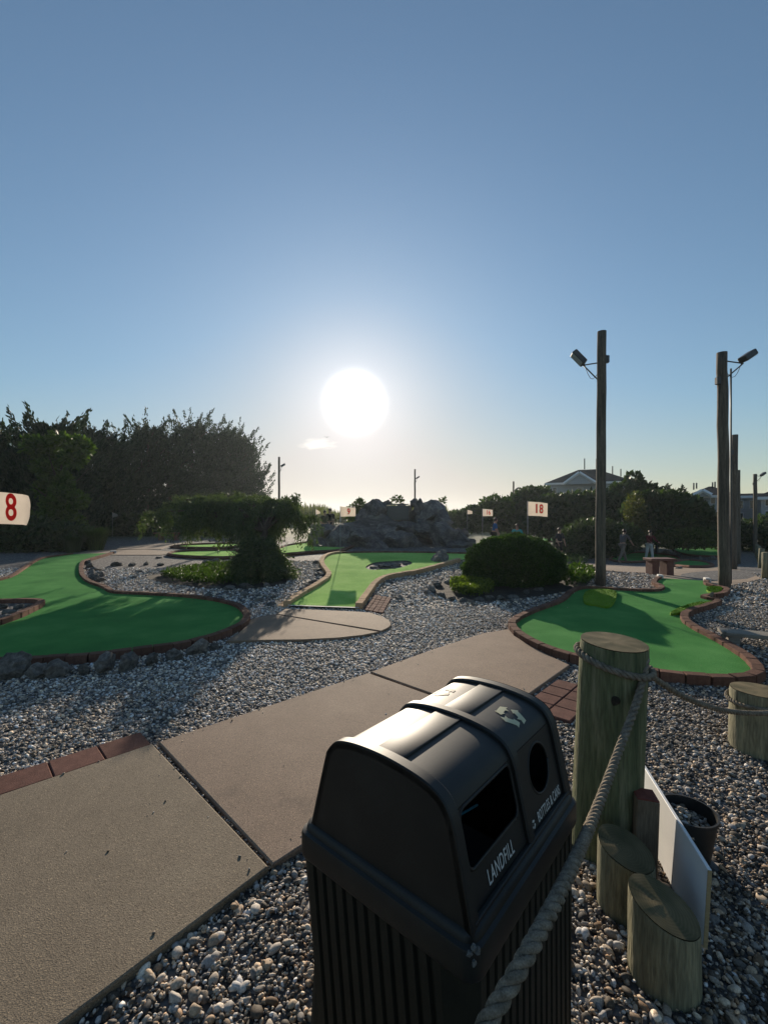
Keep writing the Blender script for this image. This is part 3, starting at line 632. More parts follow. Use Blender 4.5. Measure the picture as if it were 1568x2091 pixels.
# ------------------------------------------------------------------ foliage
def np_tubes_join(tubes, sides=6):
    return tubes
def leaf_quads(P, D, size, wid, r, droop=0):
    n = len(P); D = D / (np.linalg.norm(D, axis=1)[:, None] + 1e-9)
    b = np.cross(D, r.normal(0, 1, (n, 3))); b /= np.linalg.norm(b, axis=1)[:, None] + 1e-9
    s = size[:, None]; ww = (size * wid)[:, None]
    mid = P + D * s * .5; mid[:, 2] += droop * size * .1
    tip = P + D * s
    v = np.stack([P, mid + b * ww, tip, mid - b * ww], 1).reshape(-1, 3); f = np.arange(n * 4).reshape(-1, 4); return v, f
def foliage(name, P, D, size, wid, r, m, parent, shade=None):
    v, f = leaf_quads(P, D, size, wid, r); k = np.repeat(r.uniform(0, 1, len(P)) if shade is None else shade, 4)
    return obj(name, np_mesh(name, v, f, m, False, {'rnd': k}), parent=parent)
def unit(r, n):
    d = r.normal(0, 1, (n, 3)); return d / np.linalg.norm(d, axis=1)[:, None]
def trunk(parent, h, r0, seed, lean=(0, 0), limbs=5, m=None, spread=.5, start=.35):
    r = random.Random(seed); zz = np.linspace(0, 1, 8); ts = []
    P = [(lean[0] * z * h + .04 * h * math.sin(z * 5 + seed) * z, lean[1] * z * h, z * h) for z in zz]; ts.append((P, [r0 * (1 - .8 * z) + .005 for z in zz]))
    for i in range(limbs):
        z = start + (1 - start) * (i + .5) / limbs * .9; a = r.uniform(0, 6.28); b = Vector((lean[0] * z * h, lean[1] * z * h, z * h)); l = spread * h * r.uniform(.6, 1)
        Q_ = [tuple(b + Vector((math.cos(a) * l * t, math.sin(a) * l * t, l * (.55 * t + .3 * t * t)))) for t in (0, .35, .7, 1)]; ts.append((Q_, [r0 * .4, r0 * .28, r0 * .16, .006]))
    return obj('trunk', tubes_me('trunk', ts, m or M['bark'], 7), parent=parent)
def cedar(x, y, h, rad, seed, label, n=9000, m=None, size=(.14, .30), windy=.16, group='cedars in the dark grove on the left'):
    """juniper: several leaders, up-swept plumes that end in ragged tips"""
    t = thing('cedar_tree', label, 'tree', (x, y, float(tz(x, y))), 0, group); trunk(t, h * .9, h * .022 + .03, seed, (.02, 0), 6, spread=.25)
    r = rs(seed); nb = 105; zb = r.uniform(.03, .90, nb); az = r.uniform(0, 2 * np.pi, nb)
    prof = np.where(zb < .3, .85 + zb * .5, 1.0 * (1 - ((zb - .3) / .7) ** 2.0) * .92 + .10) * r.uniform(.6, 1.15, nb)
    tuft = r.uniform(.5, 1.25, nb)            # length of the plume at the branch end
    n = int(n * 2.0); bi = r.randint(0, nb, n); tt = r.uniform(.1, 1, n) ** .6; lenb = (prof * rad)[bi]; a = az[bi] + r.normal(0, .10, n)
    out_ = np.stack([np.cos(a), np.sin(a), np.zeros(n)], 1); rise = .25 + .12 * np.sin(bi * 1.7)
    P = out_ * (lenb * tt)[:, None]; P[:, 2] = zb[bi] * h * .9 + lenb * rise * tt ** 1.5 + r.normal(0, .16 + .012 * h, n) * (1 - .75 * tt)
    pl = r.uniform(0, 1, n) < .40                                       # plumes
    q_ = r.uniform(0, 1, n); L2 = tuft[bi] * h * .15; P[pl] = (np.stack([np.cos(az[bi]), np.sin(az[bi]), np.zeros(n)], 1) * lenb[:, None])[pl]
    P[pl, 2] = (zb[bi] * h * .9 + lenb * rise)[pl]
    dirp = np.stack([np.cos(az[bi]) * .55 + windy * .55, np.sin(az[bi]) * .55, np.full(n, .9)], 1)
    P[pl] += (dirp * (L2 * q_)[:, None])[pl] + (r.normal(0, 1, (n, 3)) * (.42 * (1 - q_) ** 1.3 + .012)[:, None] * (h * .055))[pl]
    P += r.normal(0, .05, (n, 3)); P[:, 0] += windy * (P[:, 2] / h) ** 2 * .5
    P[:, 2] = np.clip(P[:, 2], .05, None); P[:, 2] *= h / np.percentile(P[:, 2], 99.7)
    D = out_ * .5 + np.array([windy * .6, 0, .8]) + r.normal(0, .4, (n, 3)); D[pl] = dirp[pl] + r.normal(0, .22, (n, 3))[pl]
    sz = r.uniform(*size, n); sz[~pl & (tt < .8)] *= 1.7
    foliage('crown', P, D, sz, .2, r, m or M['cedar'], t); return t
def bushy(name, x, y, blobs, n, size, label, m, seed, cat='shrub', group=None, wid=.32, trunk_h=None, up=.25, shell=.55, z0=None):
    """crown made of overlapping leaf clumps; blobs = (dx, dy, z, rx, ry, rz)"""
    t = thing(name, label, cat, (x, y, float(tz(x, y)) if z0 is None else z0), 0, group); r = rs(seed); B = np.array(blobs, float)
    if trunk_h: trunk(t, trunk_h, trunk_h * .035 + .015, seed, limbs=5, spread=.45)
    wgt = B[:, 3] * B[:, 5]; k = r.choice(len(B), n, p=wgt / wgt.sum()); d = unit(r, n)
    rad = np.where(r.uniform(0, 1, n) < shell, r.uniform(.86, 1.04, n), r.uniform(0, 1, n) ** .5)
    lump = 1 + .10 * np.sin(d[:, 0] * 7 + k) * np.sin(d[:, 2] * 6 + seed) + .08 * np.sin(d[:, 1] * 9 + d[:, 2] * 11)
    P = B[k, :3] + d * B[k, 3:6] * (rad * lump)[:, None]; P[:, 2] = np.clip(P[:, 2], .02, None)
    D = d + r.normal(0, .7, (n, 3)); D[:, 2] += up
    foliage('crown', P, D, r.uniform(size * .6, size * 1.3, n), wid, r, m, t); return t
def px_blob(px, py, wpx, hpx, Y, ox, oy, oz, depth=None):
    c = V(px, py, Y); rx = wpx / F * Y * .5; rz = hpx / F * Y * .5
    return (c.x - ox, c.y - oy, c.z - oz, rx, depth or rx, rz)
def shrub_px(name, base_px, Y, parts, n, size, label, m, seed, cat='shrub', group=None, wid=.32, trunk_h=None, shell=.55):
    x = (base_px - CX) / F * Y; z0 = float(tz(x, Y)); bl_ = [px_blob(*p[:4], Y + (p[4] if len(p) > 4 else 0), x, Y, z0) for p in parts]
    return bushy(name, x, Y, bl_, n, size, label, m, seed, cat, group, wid, trunk_h, shell=shell, z0=z0)

# the dark grove on the left
def ced_px(px, top, Y, wpx, seed, label, **k):
    x = (px - CX) / F * Y; h = (HY - top) / F * Y + H; return cedar(x, Y, h, wpx / F * Y * .5, seed, label, **k)
ced_px(-20, 868, 26, 150, 1, 'dark cedar cut off by the left edge of the picture')
ced_px(108, 846, 26, 170, 2, 'tall dark cedar with a leaning spire near the left edge', n=11000)
ced_px(195, 866, 31, 120, 3, 'dark cedar between the tall leaning one and the gap of sky')
ced_px(250, 884, 36, 110, 4, 'thin lower cedar with sky showing through it', n=5200)
ced_px(298, 857, 38, 110, 5, 'cedar with a thin tall spike in the middle of the grove', n=6500)
ced_px(345, 864, 40, 120, 6, 'cedar behind the spiked one, right of the grove centre', n=7500)
ced_px(396, 850, 44, 130, 7, 'highest dense cedar in the right half of the grove', n=11000)
ced_px(446, 862, 47, 120, 8, 'dense dark cedar right of the highest one', n=11000)
ced_px(484, 872, 49, 100, 9, 'rightmost big cedar with ragged outward tips', n=11000)
ced_px(508, 896, 50, 66, 10, 'low cedar filling the right foot of the grove', n=6000)
rb = random.Random(4); bl_parts = [(120 + rb.gauss(0, 26), 895 + 200 * k / 26 + rb.gauss(0, 6), rb.uniform(26, 46), rb.uniform(24, 42), rb.uniform(-.8, .8)) for k in range(27)]
shrub_px('broadleaf_tree', 122, 21, bl_parts, 11000, .24, 'lighter green loose tree standing before the dark cedars', M['cedar_light'], 21, 'tree', trunk_h=4.0, shell=.3, wid=.26)
shrub_px('hedge', 60, 19.5, [(0, 1100, 130, 80), (70, 1100, 140, 80), (140, 1105, 90, 64), (-60, 1098, 120, 90)], 9000, .22, 'low dark hedge under the grove at the left edge', M['dark_leaf'], 22, shell=.7)
shrub_px('understory_hedge', 320, 34, [(240, 1080, 120, 60), (330, 1080, 120, 60), (430, 1080, 130, 64), (520, 1075, 90, 60)], 9000, .4, 'dark undergrowth at the foot of the grove behind the weeping tree', M['dark_leaf'], 23, shell=.7)
# ornamental grass
def grass_clump(px, py, hpx, wpx, n, label, seed, m=None):
    x, y = G(px, py); t = thing('ornamental_grass', label, 'grass', (x, y, float(tz(x, y)))); r = rs(seed); h = hpx / F * y; rad = wpx / F * y * .5
    a = r.uniform(0, 6.28, n); rr_ = r.uniform(0, 1, n) ** .5 * .35 * rad; P = np.stack([np.cos(a) * rr_, np.sin(a) * rr_, np.zeros(n)], 1)
    lean = r.uniform(.1, 1, n) * rad / h; D1_ = np.stack([np.cos(a) * lean * .45, np.sin(a) * lean * .45, np.ones(n)], 1); l = h * r.uniform(.3, 1.05, n)
    mid = P + D1_ * (l * .6)[:, None]; tip = mid + np.stack([np.cos(a) * lean, np.sin(a) * lean, np.full(n, .45)], 1) * (l * .5)[:, None]
    s = np.stack([-np.sin(a), np.cos(a), np.zeros(n)], 1) * (.004 + .0003 * y)
    v = np.concatenate([np.stack([P - s, P + s, mid + s, mid - s], 1).reshape(-1, 3), np.stack([mid - s, mid + s, tip, tip], 1).reshape(-1, 3)])
    f1 = np.arange(n * 4).reshape(-1, 4); f2 = f1 + n * 4
    me = bpy.data.meshes.new('blades'); me.from_pydata(v.tolist(), [], f1.tolist() + f2[:, :3].tolist()); at = me.attributes.new('rnd', 'FLOAT', 'POINT'); at.data.foreach_set('value', np.repeat(r.uniform(0, 1, n), 4).tolist() * 2)
    obj('blades', me, m or M['mid_leaf'], t)
grass_clump(196, 1124, 58, 80, 2600, 'fountain of ornamental grass at the end of the left hedge', 31)
grass_clump(150, 1128, 44, 70, 1800, 'lower tuft of ornamental grass left of the fountain one', 32, M['dark_leaf'])

# weeping tree
def weeping():
    x0, y0 = G(520, 1190); t = thing('weeping_tree', 'low weeping tree with a wide drooping umbrella crown left of the sunlit green', 'tree', (x0, y0 + .4, 0)); r = rs(77); oy = y0 + .4
    bases = []; tub = [([(0, 0, 0), (-.05, .1, .6), (.05, .3, 1.15), (-.1, .6, 1.5)], [.09, .08, .07, .05])]
    arms = [((318, 1046), 12.4, 150), ((345, 1030), 12.9, 300), ((378, 1020), 12.5, 420), ((420, 1018), 12.0, 420), ((455, 1014), 12.8, 460), ((480, 1016), 13.4, 380), ((505, 1016), 12.4, 460), ((532, 1026), 12.0, 300), ((560, 1024), 13.0, 300), ((585, 1022), 11.9, 340), ((604, 1030), 12.0, 280), ((624, 1052), 11.9, 200), ((400, 1026), 13.4, 300), ((440, 1024), 11.6, 380), ((352, 1044), 11.9, 200), ((500, 1028), 11.4, 260)]
    Ps, Ds = [], []
    for (px, py), Y, cnt in arms:
        tip = np.array(V(px, py, Y)) - np.array([x0, oy, 0]); a = np.array([0, .3, 1.2]); mid = a * .45 + tip * .55 + np.array([0, 0, .20])
        C = np.array(catmull([a, mid, tip], 6)); tub.append((C, np.linspace(.045, .012, len(C))))
        for _ in range(max(cnt // 30, 6)):
            i = r.randint(3, len(C)); tc = C[i] + np.clip(r.normal(0, 1, 3), -2, 1.3) * [.30, .34, .06]; tl = r.uniform(.25, 1.0); sway = r.normal(0, .24, 2)
            for _k in range(22):
                st = tc + r.normal(0, 1, 3) * [.06, .06, .03]; arch_ = r.uniform(.02, .22); ln_ = tl * r.uniform(.45, 1.05); k = max(int(ln_ / .034), 3)
                tt = np.linspace(0, 1, k); hang = st[None] + np.stack([(sway[0] + r.normal(0, .05)) * tt ** 1.4, (sway[1] + r.normal(0, .05)) * tt ** 1.4, arch_ * np.sin(tt * 3) - ln_ * tt ** 1.3], 1) + r.normal(0, .010, (k, 3))
                Ps.append(hang); dd = np.tile([0, 0, -1.0], (k, 1)) + r.normal(0, .55, (k, 3)); Ds.append(dd)
    # bushy lower skirt round the stem
    n = 13000; zz = r.uniform(0, 1, n) ** 1.25 * 1.0; rad = (.60 + .10 * np.sin(zz * 5)) * (1 - .25 * np.abs(zz - .5)); a = r.uniform(0, 6.28, n); q_ = r.uniform(.3, 1, n) ** .5
    rad = rad * (1 + .22 * np.sin(a * 3 + zz * 4) * np.sin(zz * 7 + 1) + .16 * np.sin(a * 7 + 2)) * (1.22 - .55 * zz)
    P2 = np.stack([np.cos(a) * rad * q_ + .02, np.sin(a) * rad * q_ * .8, zz], 1) + r.normal(0, .05, (n, 3)); P2[:, 2] = np.clip(P2[:, 2], .03, None)
    D2_ = np.stack([np.cos(a) * .6, np.sin(a) * .6, np.full(n, -.5)], 1) + r.normal(0, .5, (n, 3))
    P = np.concatenate(Ps + [P2]); D = np.concatenate(Ds + [D2_]); P[:, 2] = np.clip(P[:, 2], .04, None)
    obj('trunk', tubes_me('trunk', tub, M['bark'], 7), parent=t)
    foliage('crown', P, D, r.uniform(.05, .13, len(P)), .15, r, M['weep'], t)
weeping()
def ground_cover(pts, n, hgt, label, m, seed, size=.06, name='ground_cover'):
    poly = cat2(W_(pts), 4, True); P_ = np.array(poly); r = rs(seed); x = r.uniform(P_[:, 0].min(), P_[:, 0].max(), n * 3); y = r.uniform(P_[:, 1].min(), P_[:, 1].max(), n * 3); ok = in_poly(x, y, poly); x, y = x[ok][:n], y[ok][:n]; k = len(x)
    lump = .45 + .55 * np.array([noise.noise(Vector((a * 2.2, b * 2.2, seed))) * .5 + .5 for a, b in zip(x, y)])
    P = np.stack([x, y, tz(x, y) + r.uniform(0, 1, k) ** .6 * hgt * lump], 1); D = r.normal(0, .6, (k, 3)); D[:, 2] += .7
    t = obj(name, None); o = foliage(name, P, D, r.uniform(size * .6, size * 1.4, k), .3, r, m, None); bpy.data.objects.remove(t); o.name = name
    tag(o, label, 'ground cover', kind='stuff'); return o
def soil(pts):
    w_ = cat2(W_(pts), 4, True); tag(obj('planting_bed', drape_poly('planting_bed', w_, .012, M['bed'], .8)), kind='structure'); EXCL.append(w_)
soil([(300, 1180), (360, 1165), (440, 1152), (560, 1150), (590, 1180), (560, 1198), (470, 1204), (380, 1198)])
soil([(880, 1205), (900, 1190), (960, 1180), (1100, 1170), (1190, 1175), (1200, 1195), (1140, 1212), (1050, 1224), (960, 1230), (905, 1222)])
ground_cover([(330, 1178), (370, 1168), (440, 1158), (500, 1156), (480, 1192), (400, 1194)], 7000, .22, 'low leafy ground cover in the bed left of the weeping tree', M['mid_leaf'], 41)
ground_cover([(918, 1205), (940, 1194), (985, 1194), (1008, 1208), (990, 1218), (940, 1218)], 3500, .26, 'tuft of yellow green ground cover left below the round bush', M['yellow_leaf'], 42, .05)
ground_cover([(1150, 1172), (1190, 1168), (1215, 1180), (1200, 1196), (1150, 1198)], 1500, .3, 'sparse leafy plants between the round bush and the tall pole', M['mid_leaf'], 43, .09)
ground_cover([(1130, 1130), (1180, 1135), (1200, 1150), (1140, 1150)], 1500, .35, 'low leafy plants beside the man in dark clothes', M['mid_leaf'], 44, .1)

# clipped round bush
def ball_bush():
    x, y = G(1048, 1206); y += .9; x = (1048 - CX) / F * y; t = thing('round_bush', 'dense clipped round bush beside the sunlit green', 'bush', (x, y, 0)); r = rs(90)
    n = 60000; d = unit(r, n); W2 = (1142 - 955) / 2 / F * y; top = H - (1095 - HY) / F * y
    lump = 1 + .045 * np.sin(d[:, 0] * 9 + 1) * np.sin(d[:, 2] * 8) + .035 * np.sin(d[:, 1] * 13 + d[:, 0] * 6) + .025 * np.sin(d[:, 0] * 23 + d[:, 2] * 19)
    k = lump * np.where(r.uniform(0, 1, n) < .75, r.uniform(.94, 1.02, n), r.uniform(.6, .95, n))
    P = d * k[:, None] * np.array([W2, W2 * .9, np.nan]) if False else d * k[:, None] * np.array([W2 * 1.03, W2 * .92, 1.0]) * np.stack([np.ones(n), np.ones(n), np.where(d[:, 2] > 0, top * .60, top * .45)], 1); P[:, 2] += top * .40; P[:, 2] = np.clip(P[:, 2], .03, None)
    # a lobe at the left foot
    n2 = 7000; d2 = unit(r, n2); c = V(972, 1165, y) - Vector((x, y, 0)); P2 = d2 * r.uniform(.85, 1.05, n2)[:, None] * np.array([.30, .3, .34]) + np.array([c.x, -.2, .32])
    P = np.concatenate([P, P2]); D = np.concatenate([d, d2]) + r.normal(0, .6, (n + n2, 3)); D[:, 2] += .35
    foliage('crown', P, D, r.uniform(.03, .075, len(P)), .34, r, M['boxwood'], t)
    obj('stem', tubes_me('stem', [([(0, 0, 0), (.02, 0, .5)], [.06, .03]), ([(0, 0, .05), (.3, .1, .6)], [.04, .02]), ([(0, 0, .05), (-.3, -.1, .6)], [.04, .02])], M['bark'], 6), parent=t)
ball_bush()

# trees and hedges on the right, far shrubs
shrub_px('evergreen_tree', 1180, 34, [(1165, 1040, 80, 60), (1225, 1036, 100, 64), (1275, 1020, 70, 64), (1294, 988, 26, 40), (1320, 1012, 46, 46), (1130, 1055, 110, 80), (1250, 1060, 130, 80), (1320, 1040, 80, 60), (1200, 1080, 150, 60), (1128, 1030, 40, 30)], 15000, .42, 'wide dark evergreen mass in front of the nearer house', M['dark_leaf'], 51, 'tree', trunk_h=3)
shrub_px('leafy_tree', 1340, 27, [(1345, 1042, 110, 70), (1305, 1055, 60, 80), (1385, 1052, 90, 70), (1408, 1040, 50, 50), (1430, 1060, 50, 50), (1350, 1080, 150, 60), (1315, 1030, 60, 44), (1370, 1022, 40, 30)], 13000, .32, 'dark leafy tree with a pale lit left flank near the second pole', M['dark_leaf'], 52, 'tree', trunk_h=2.5)
shrub_px('silver_shrub', 1296, 25.5, [(1296, 1045, 36, 76), (1300, 1075, 40, 60)], 2200, .16, 'pale silvery shrub catching light beside the dark leafy tree', M['reed'], 53, 'shrub', shell=.3)
shrub_px('small_tree', 1090, 38, [(1090, 1020, 80, 46), (1060, 1035, 60, 50), (1110, 1035, 50, 60), (1080, 1055, 100, 40)], 6000, .38, 'dark tree just left of the nearer house', M['dark_leaf'], 54, 'tree', trunk_h=2.5, shell=.4)
shrub_px('airy_tree', 1012, 36, [(1012, 1032, 60, 36), (1000, 1042, 50, 30), (1028, 1040, 40, 36)], 2300, .30, 'airy thin leaved tree against the pale sky behind flag sixteen', M['mid_leaf'], 55, 'tree', trunk_h=2.2, shell=.35)
shrub_px('dark_hedge', 985, 37, [(970, 1060, 60, 46), (1010, 1060, 70, 46), (1060, 1065, 90, 50), (940, 1065, 60, 40)], 6000, .36, 'dark hedge behind the flag sixteen', M['dark_leaf'], 56)
shrub_px('rounded_hedge', 1235, 25, [(1180, 1110, 90, 70), (1235, 1105, 80, 66), (1275, 1100, 60, 56), (1215, 1085, 90, 50)], 9000, .2, 'rounded dark hedge behind the walking people', M['dark_leaf'], 57)
shrub_px('lit_hedge', 1395, 25, [(1395, 1098, 90, 38), (1370, 1100, 60, 36), (1430, 1098, 50, 36)], 6000, .16, 'low hedge with a sunlit yellow green top at the far right', M['mid_leaf'], 58)
shrub_px('roadside_hedge', 1520, 30, [(1480, 1090, 80, 60), (1530, 1100, 90, 70), (1580, 1095, 90, 80), (1450, 1080, 60, 50)], 9000, .25, 'dark hedge between the far poles and the white houses', M['dark_leaf'], 59)
shrub_px('mound_shrub', 722, 21.5, [(735, 1040, 24, 40), (722, 1050, 26, 40)], 1200, .14, 'straggly shrub at the left shoulder of the rock mound', M['mid_leaf'], 60, shell=.3)
shrub_px('mound_top_shrub', 812, 21.5, [(812, 1020, 24, 12), (905, 1022, 12, 10)], 260, .12, 'sprigs of leaves on the crest of the rock mound', M['mid_leaf'], 61, shell=.3)
shrub_px('young_cedar', 1362, 45, [(1362, 1005, 10, 26), (1362, 1020, 16, 26), (1362, 1050, 20, 50)], 1500, .35, 'small pointed conifer against the sky between the two houses', M['cedar'], 62, 'tree')
shrub_px('young_cedar', 1393, 46, [(1393, 1006, 10, 22), (1393, 1025, 18, 30), (1393, 1050, 20, 50)], 1500, .35, 'small pointed conifer next to the second house roof', M['cedar'], 63, 'tree')
# reeds closing the horizon
r = rs(64); n = 26000; xx = r.uniform(-75, 75, n); yy = r.uniform(58, 78, n); hh = r.uniform(1.4, 2.6, n) * (1 + .25 * np.sin(xx * .35) + .15 * np.sin(xx * 1.1))
P = np.stack([xx, yy, np.zeros(n)], 1); P[:, 2] = r.uniform(0, .5, n); D = r.normal(0, .14, (n, 3)); D[:, 2] = 1
v, f = leaf_quads(P, D, hh, .06, r); o = obj('reeds', np_mesh('reeds', v, f, M['reed'], False, {'rnd': np.repeat(r.uniform(0, 1, n), 4)})); tag(o, 'distant reed bed closing the horizon', 'reeds', kind='stuff')

# ------------------------------------------------------------------ houses
def gable_house(name, label, Y, x0, x1, eave, ridge, depth, gable_px=None, windows=(), vents=(), hip=.35, wall_to=1120):
    az = math.atan2((x0 + x1) / 2 - CX, F); cz = math.cos(az)
    def V(px, py, Y, pc=(x0 + x1) / 2): return Vector(((px - pc) * cz * cz / F * Y, Y, H - (py - HY) * cz / F * Y))
    a, b = V(x0, eave, Y), V(x1, eave, Y); t = thing(name, label, 'house', (0, 0, 0), -az); wd = b.x - a.x; ze = a.z; zr = V(0, ridge, Y).z; base = -1.0
    bm = bmesh.new(); add_box(bm, ((a.x + b.x) / 2, Y + depth / 2, (ze + base) / 2), (wd, depth, ze - base)); obj('wall', bm_mesh(bm, 'wall', M['siding']), parent=t)
    o_ = .5; cx = (a.x + b.x) / 2; h = wd * hip * .5
    pts = [(a.x - o_, Y - o_, ze), (b.x + o_, Y - o_, ze), (b.x + o_, Y + depth + o_, ze), (a.x - o_, Y + depth + o_, ze), (a.x + h, Y + depth / 2, zr), (b.x - h, Y + depth / 2, zr)]
    bm = bmesh.new(); bv = [bm.verts.new(p) for p in pts]
    for f_ in ((0, 1, 5, 4), (1, 2, 5), (2, 3, 4, 5), (3, 0, 4), (3, 2, 1, 0)): bm.faces.new([bv[i] for i in f_])
    rf = obj('roof', bm_mesh(bm, 'roof', M['roof']), parent=t)
    bm = bmesh.new(); add_box(bm, (cx, Y - o_ - .06, ze - .12), (wd + 2 * o_, .08, .28)); obj('eave_board', bm_mesh(bm, 'eave_board', M['trim']), parent=rf)
    if gable_px:
        gl, gp, gr, gy0, gy1 = gable_px; p0, p1, p2 = V(gl, gy1, Y - 1.2), V(gp, gy0, Y - 1.2), V(gr, gy1, Y - 1.2); bm = bmesh.new()
        fr = [bm.verts.new(p) for p in (p0, p1, p2)]; bk = [bm.verts.new(p + Vector((0, 5, 0))) for p in (p0, p1, p2)]
        bm.faces.new(fr); bm.faces.new((fr[0], fr[1], bk[1], bk[0])); bm.faces.new((fr[1], fr[2], bk[2], bk[1])); bm.faces.new((fr[0], fr[2], bk[2], bk[0])); gb = obj('gable', bm_mesh(bm, 'gable', M['siding']), parent=t)
        tr = []
        for s, e in ((p0, p1), (p1, p2)): tr.append(([tuple(s + Vector((0, -.15, .1))), tuple(e + Vector((0, -.15, .1)))], .22))
        obj('gable_trim', tubes_me('gable_trim', tr, M['trim'], 4, False), parent=gb)
    for (px, py, wp, hp) in windows:
        c = V(px, py, Y - .03); w_, h_ = wp / F * Y, hp / F * Y
        fo = obj('window', box_me('window', (w_, .1, h_), M['trim']), parent=t); fo.location = c
        po = obj('pane', box_me('pane', (w_ * .8, .04, h_ * .86), M['pane']), parent=fo); po.location = (0, -.06, 0)
    for (px, y1, y0, Yo) in vents:
        p0, p1 = V(px, y0, Y + Yo), V(px, y1, Y + Yo); obj('vent_pipe', tubes_me('vent_pipe', [([tuple(p0), tuple(p1)], .09)], M['metal'], 6), parent=rf)
    return t
gable_house('house', 'grey roofed house behind the dark evergreens left of the nearer pole', 70, 1116, 1282, 985, 949, 15, (1150, 1182, 1216, 966, 988), [(1130, 1000, 8, 12), (1184, 1003, 10, 14), (1250, 1000, 8, 12)], [(1193, 936, 958, 4), (1217, 938, 958, 4), (1249, 954, 972, 4), (1265, 960, 975, 4)], .75)
gable_house('house', 'pale house with a dark roof just left of the second pole', 62, 1408, 1492, 1012, 987, 14, (1415, 1434, 1452, 1003, 1013), [(1455, 1022, 7, 12), (1440, 1050, 7, 12), (1468, 1050, 7, 12)], [(1415, 985, 999, 4), (1421, 985, 997, 4), (1454, 985, 996, 4), (1459, 984, 996, 4)], .9)
gable_house('row_house', 'long grey roofed wing stretching to the right picture edge', 66, 1482, 1640, 1012, 1003, 12, None, [(1510, 1030, 7, 14), (1535, 1030, 7, 14), (1510, 1056, 7, 14)], [], .1)
gable_house('house', 'white walled house cut off by the right picture edge', 56, 1551, 1660, 1014, 985, 12, None, [(1566, 1024, 7, 14), (1566, 1052, 7, 14)], [], .9)

# ------------------------------------------------------------------ light poles
def light_pole(px, py_base, py_top, wpx, label, side=1, lamp=None, arm_px=None, lean=0, Y=None, box_=True, conduit=False):
    if Y is None: x, Y = G(px, py_base)
    else: x = (px - CX) / F * Y
    z0 = float(tz(x, Y)); zt = H - (py_top - HY) / F * Y; h = zt - z0; rad = wpx / F * Y * .5
    t = thing('light_pole', label, 'light pole', (x, Y, z0), 0, 'wooden light poles round the course')
    n = 14; r = random.Random(px); P = [(lean * i / (n - 1) + r.uniform(-1, 1) * .008 * (i > 0), r.uniform(-1, 1) * .008, h * i / (n - 1) - .05 * (i == 0)) for i in range(n)]
    obj('post', tubes_me('post', [(P, [rad * (1.06 - .14 * i / (n - 1)) for i in range(n)])], M['pole'], 14), parent=t)
    if arm_px:
        (lx, ly) = arm_px; c = V(lx, ly, Y) - Vector((x, Y, z0)); att = Vector((lean + side * rad * .9, 0, c.z - .05)); at2 = att - Vector((0, 0, .42))
        ends = c + Vector((-side * .10, 0, -.16))
        br = obj('bracket', tubes_me('bracket', [([tuple(att + Vector((0, 0, -.06))), tuple(ends)], .014), ([tuple(at2), tuple(ends)], .014)], M['metal'], 6), parent=t)
        cb = [tuple(Vector(ends).lerp(at2, k) + Vector((0, 0, .12 - .25 * math.sin(k * 3.14)))) for k in np.linspace(0, 1, 7)]
        obj('cable', tubes_me('cable', [(cb, .006)], M['bucket'], 5), parent=br)
        hd = obj('floodlight', box_me('floodlight', (.13, .20, .36), M['metal'], .025, 2), parent=t); hd.location = c; hd.rotation_euler = (math.radians(-12), side * math.radians(38 if side < 0 else 58), 0)
        gl = obj('lamp_glass', box_me('lamp_glass', (.02, .165, .31), M['glass'], .008), parent=hd); gl.location = (side * .062, 0, 0)
    if box_:
        bx = obj('junction_box', box_me('junction_box', (.09, .09, .16), M['metal'], .01), parent=t); bx.location = (lean * .8 - side * rad * 1.05, -.02, h - .62)
    if conduit:
        P = [(rad * 1.12, -.03, h * k) for k in np.linspace(.02, .93, 6)]; obj('conduit', tubes_me('conduit', [(P, .018)], M['metal'], 6), parent=t)
    return t
light_pole(1225, 1196, 677, 19, 'tall wooden light pole rising behind the right green, lamp to its left', -1, True, (1181, 731), lean=.03)
light_pole(1478, 1201, 720, 20, 'knotty wooden light pole at the right green, lamp to its right', 1, True, (1526, 727), lean=-.05, conduit=True)
light_pole(1496, 1144, 888, 12, 'third wooden pole just right of the knotty pole', 1, None, None, lean=.06, Y=15.5, conduit=True)
light_pole(1506, 1118, 960, 8, 'fourth wooden pole half hidden beside the third', 1, None, None, Y=21)
light_pole(1541, 1105, 968, 7, 'thin far pole near the right picture edge with a small lamp', 1, True, (1557, 968), Y=28)
light_pole(570, 1090, 933, 4.6, 'far pole rising behind the weeping tree left of the sun', 1, True, (578, 950), Y=33, box_=False)
light_pole(847, 1060, 958, 3.6, 'far pole standing behind the crest of the rock mound', 1, True, (853, 975), Y=42, box_=False)
light_pole(1048, 1075, 983, 3.6, 'far pole left of the dark tree behind flag eighteen', 1, True, (1055, 998), Y=40, box_=False)

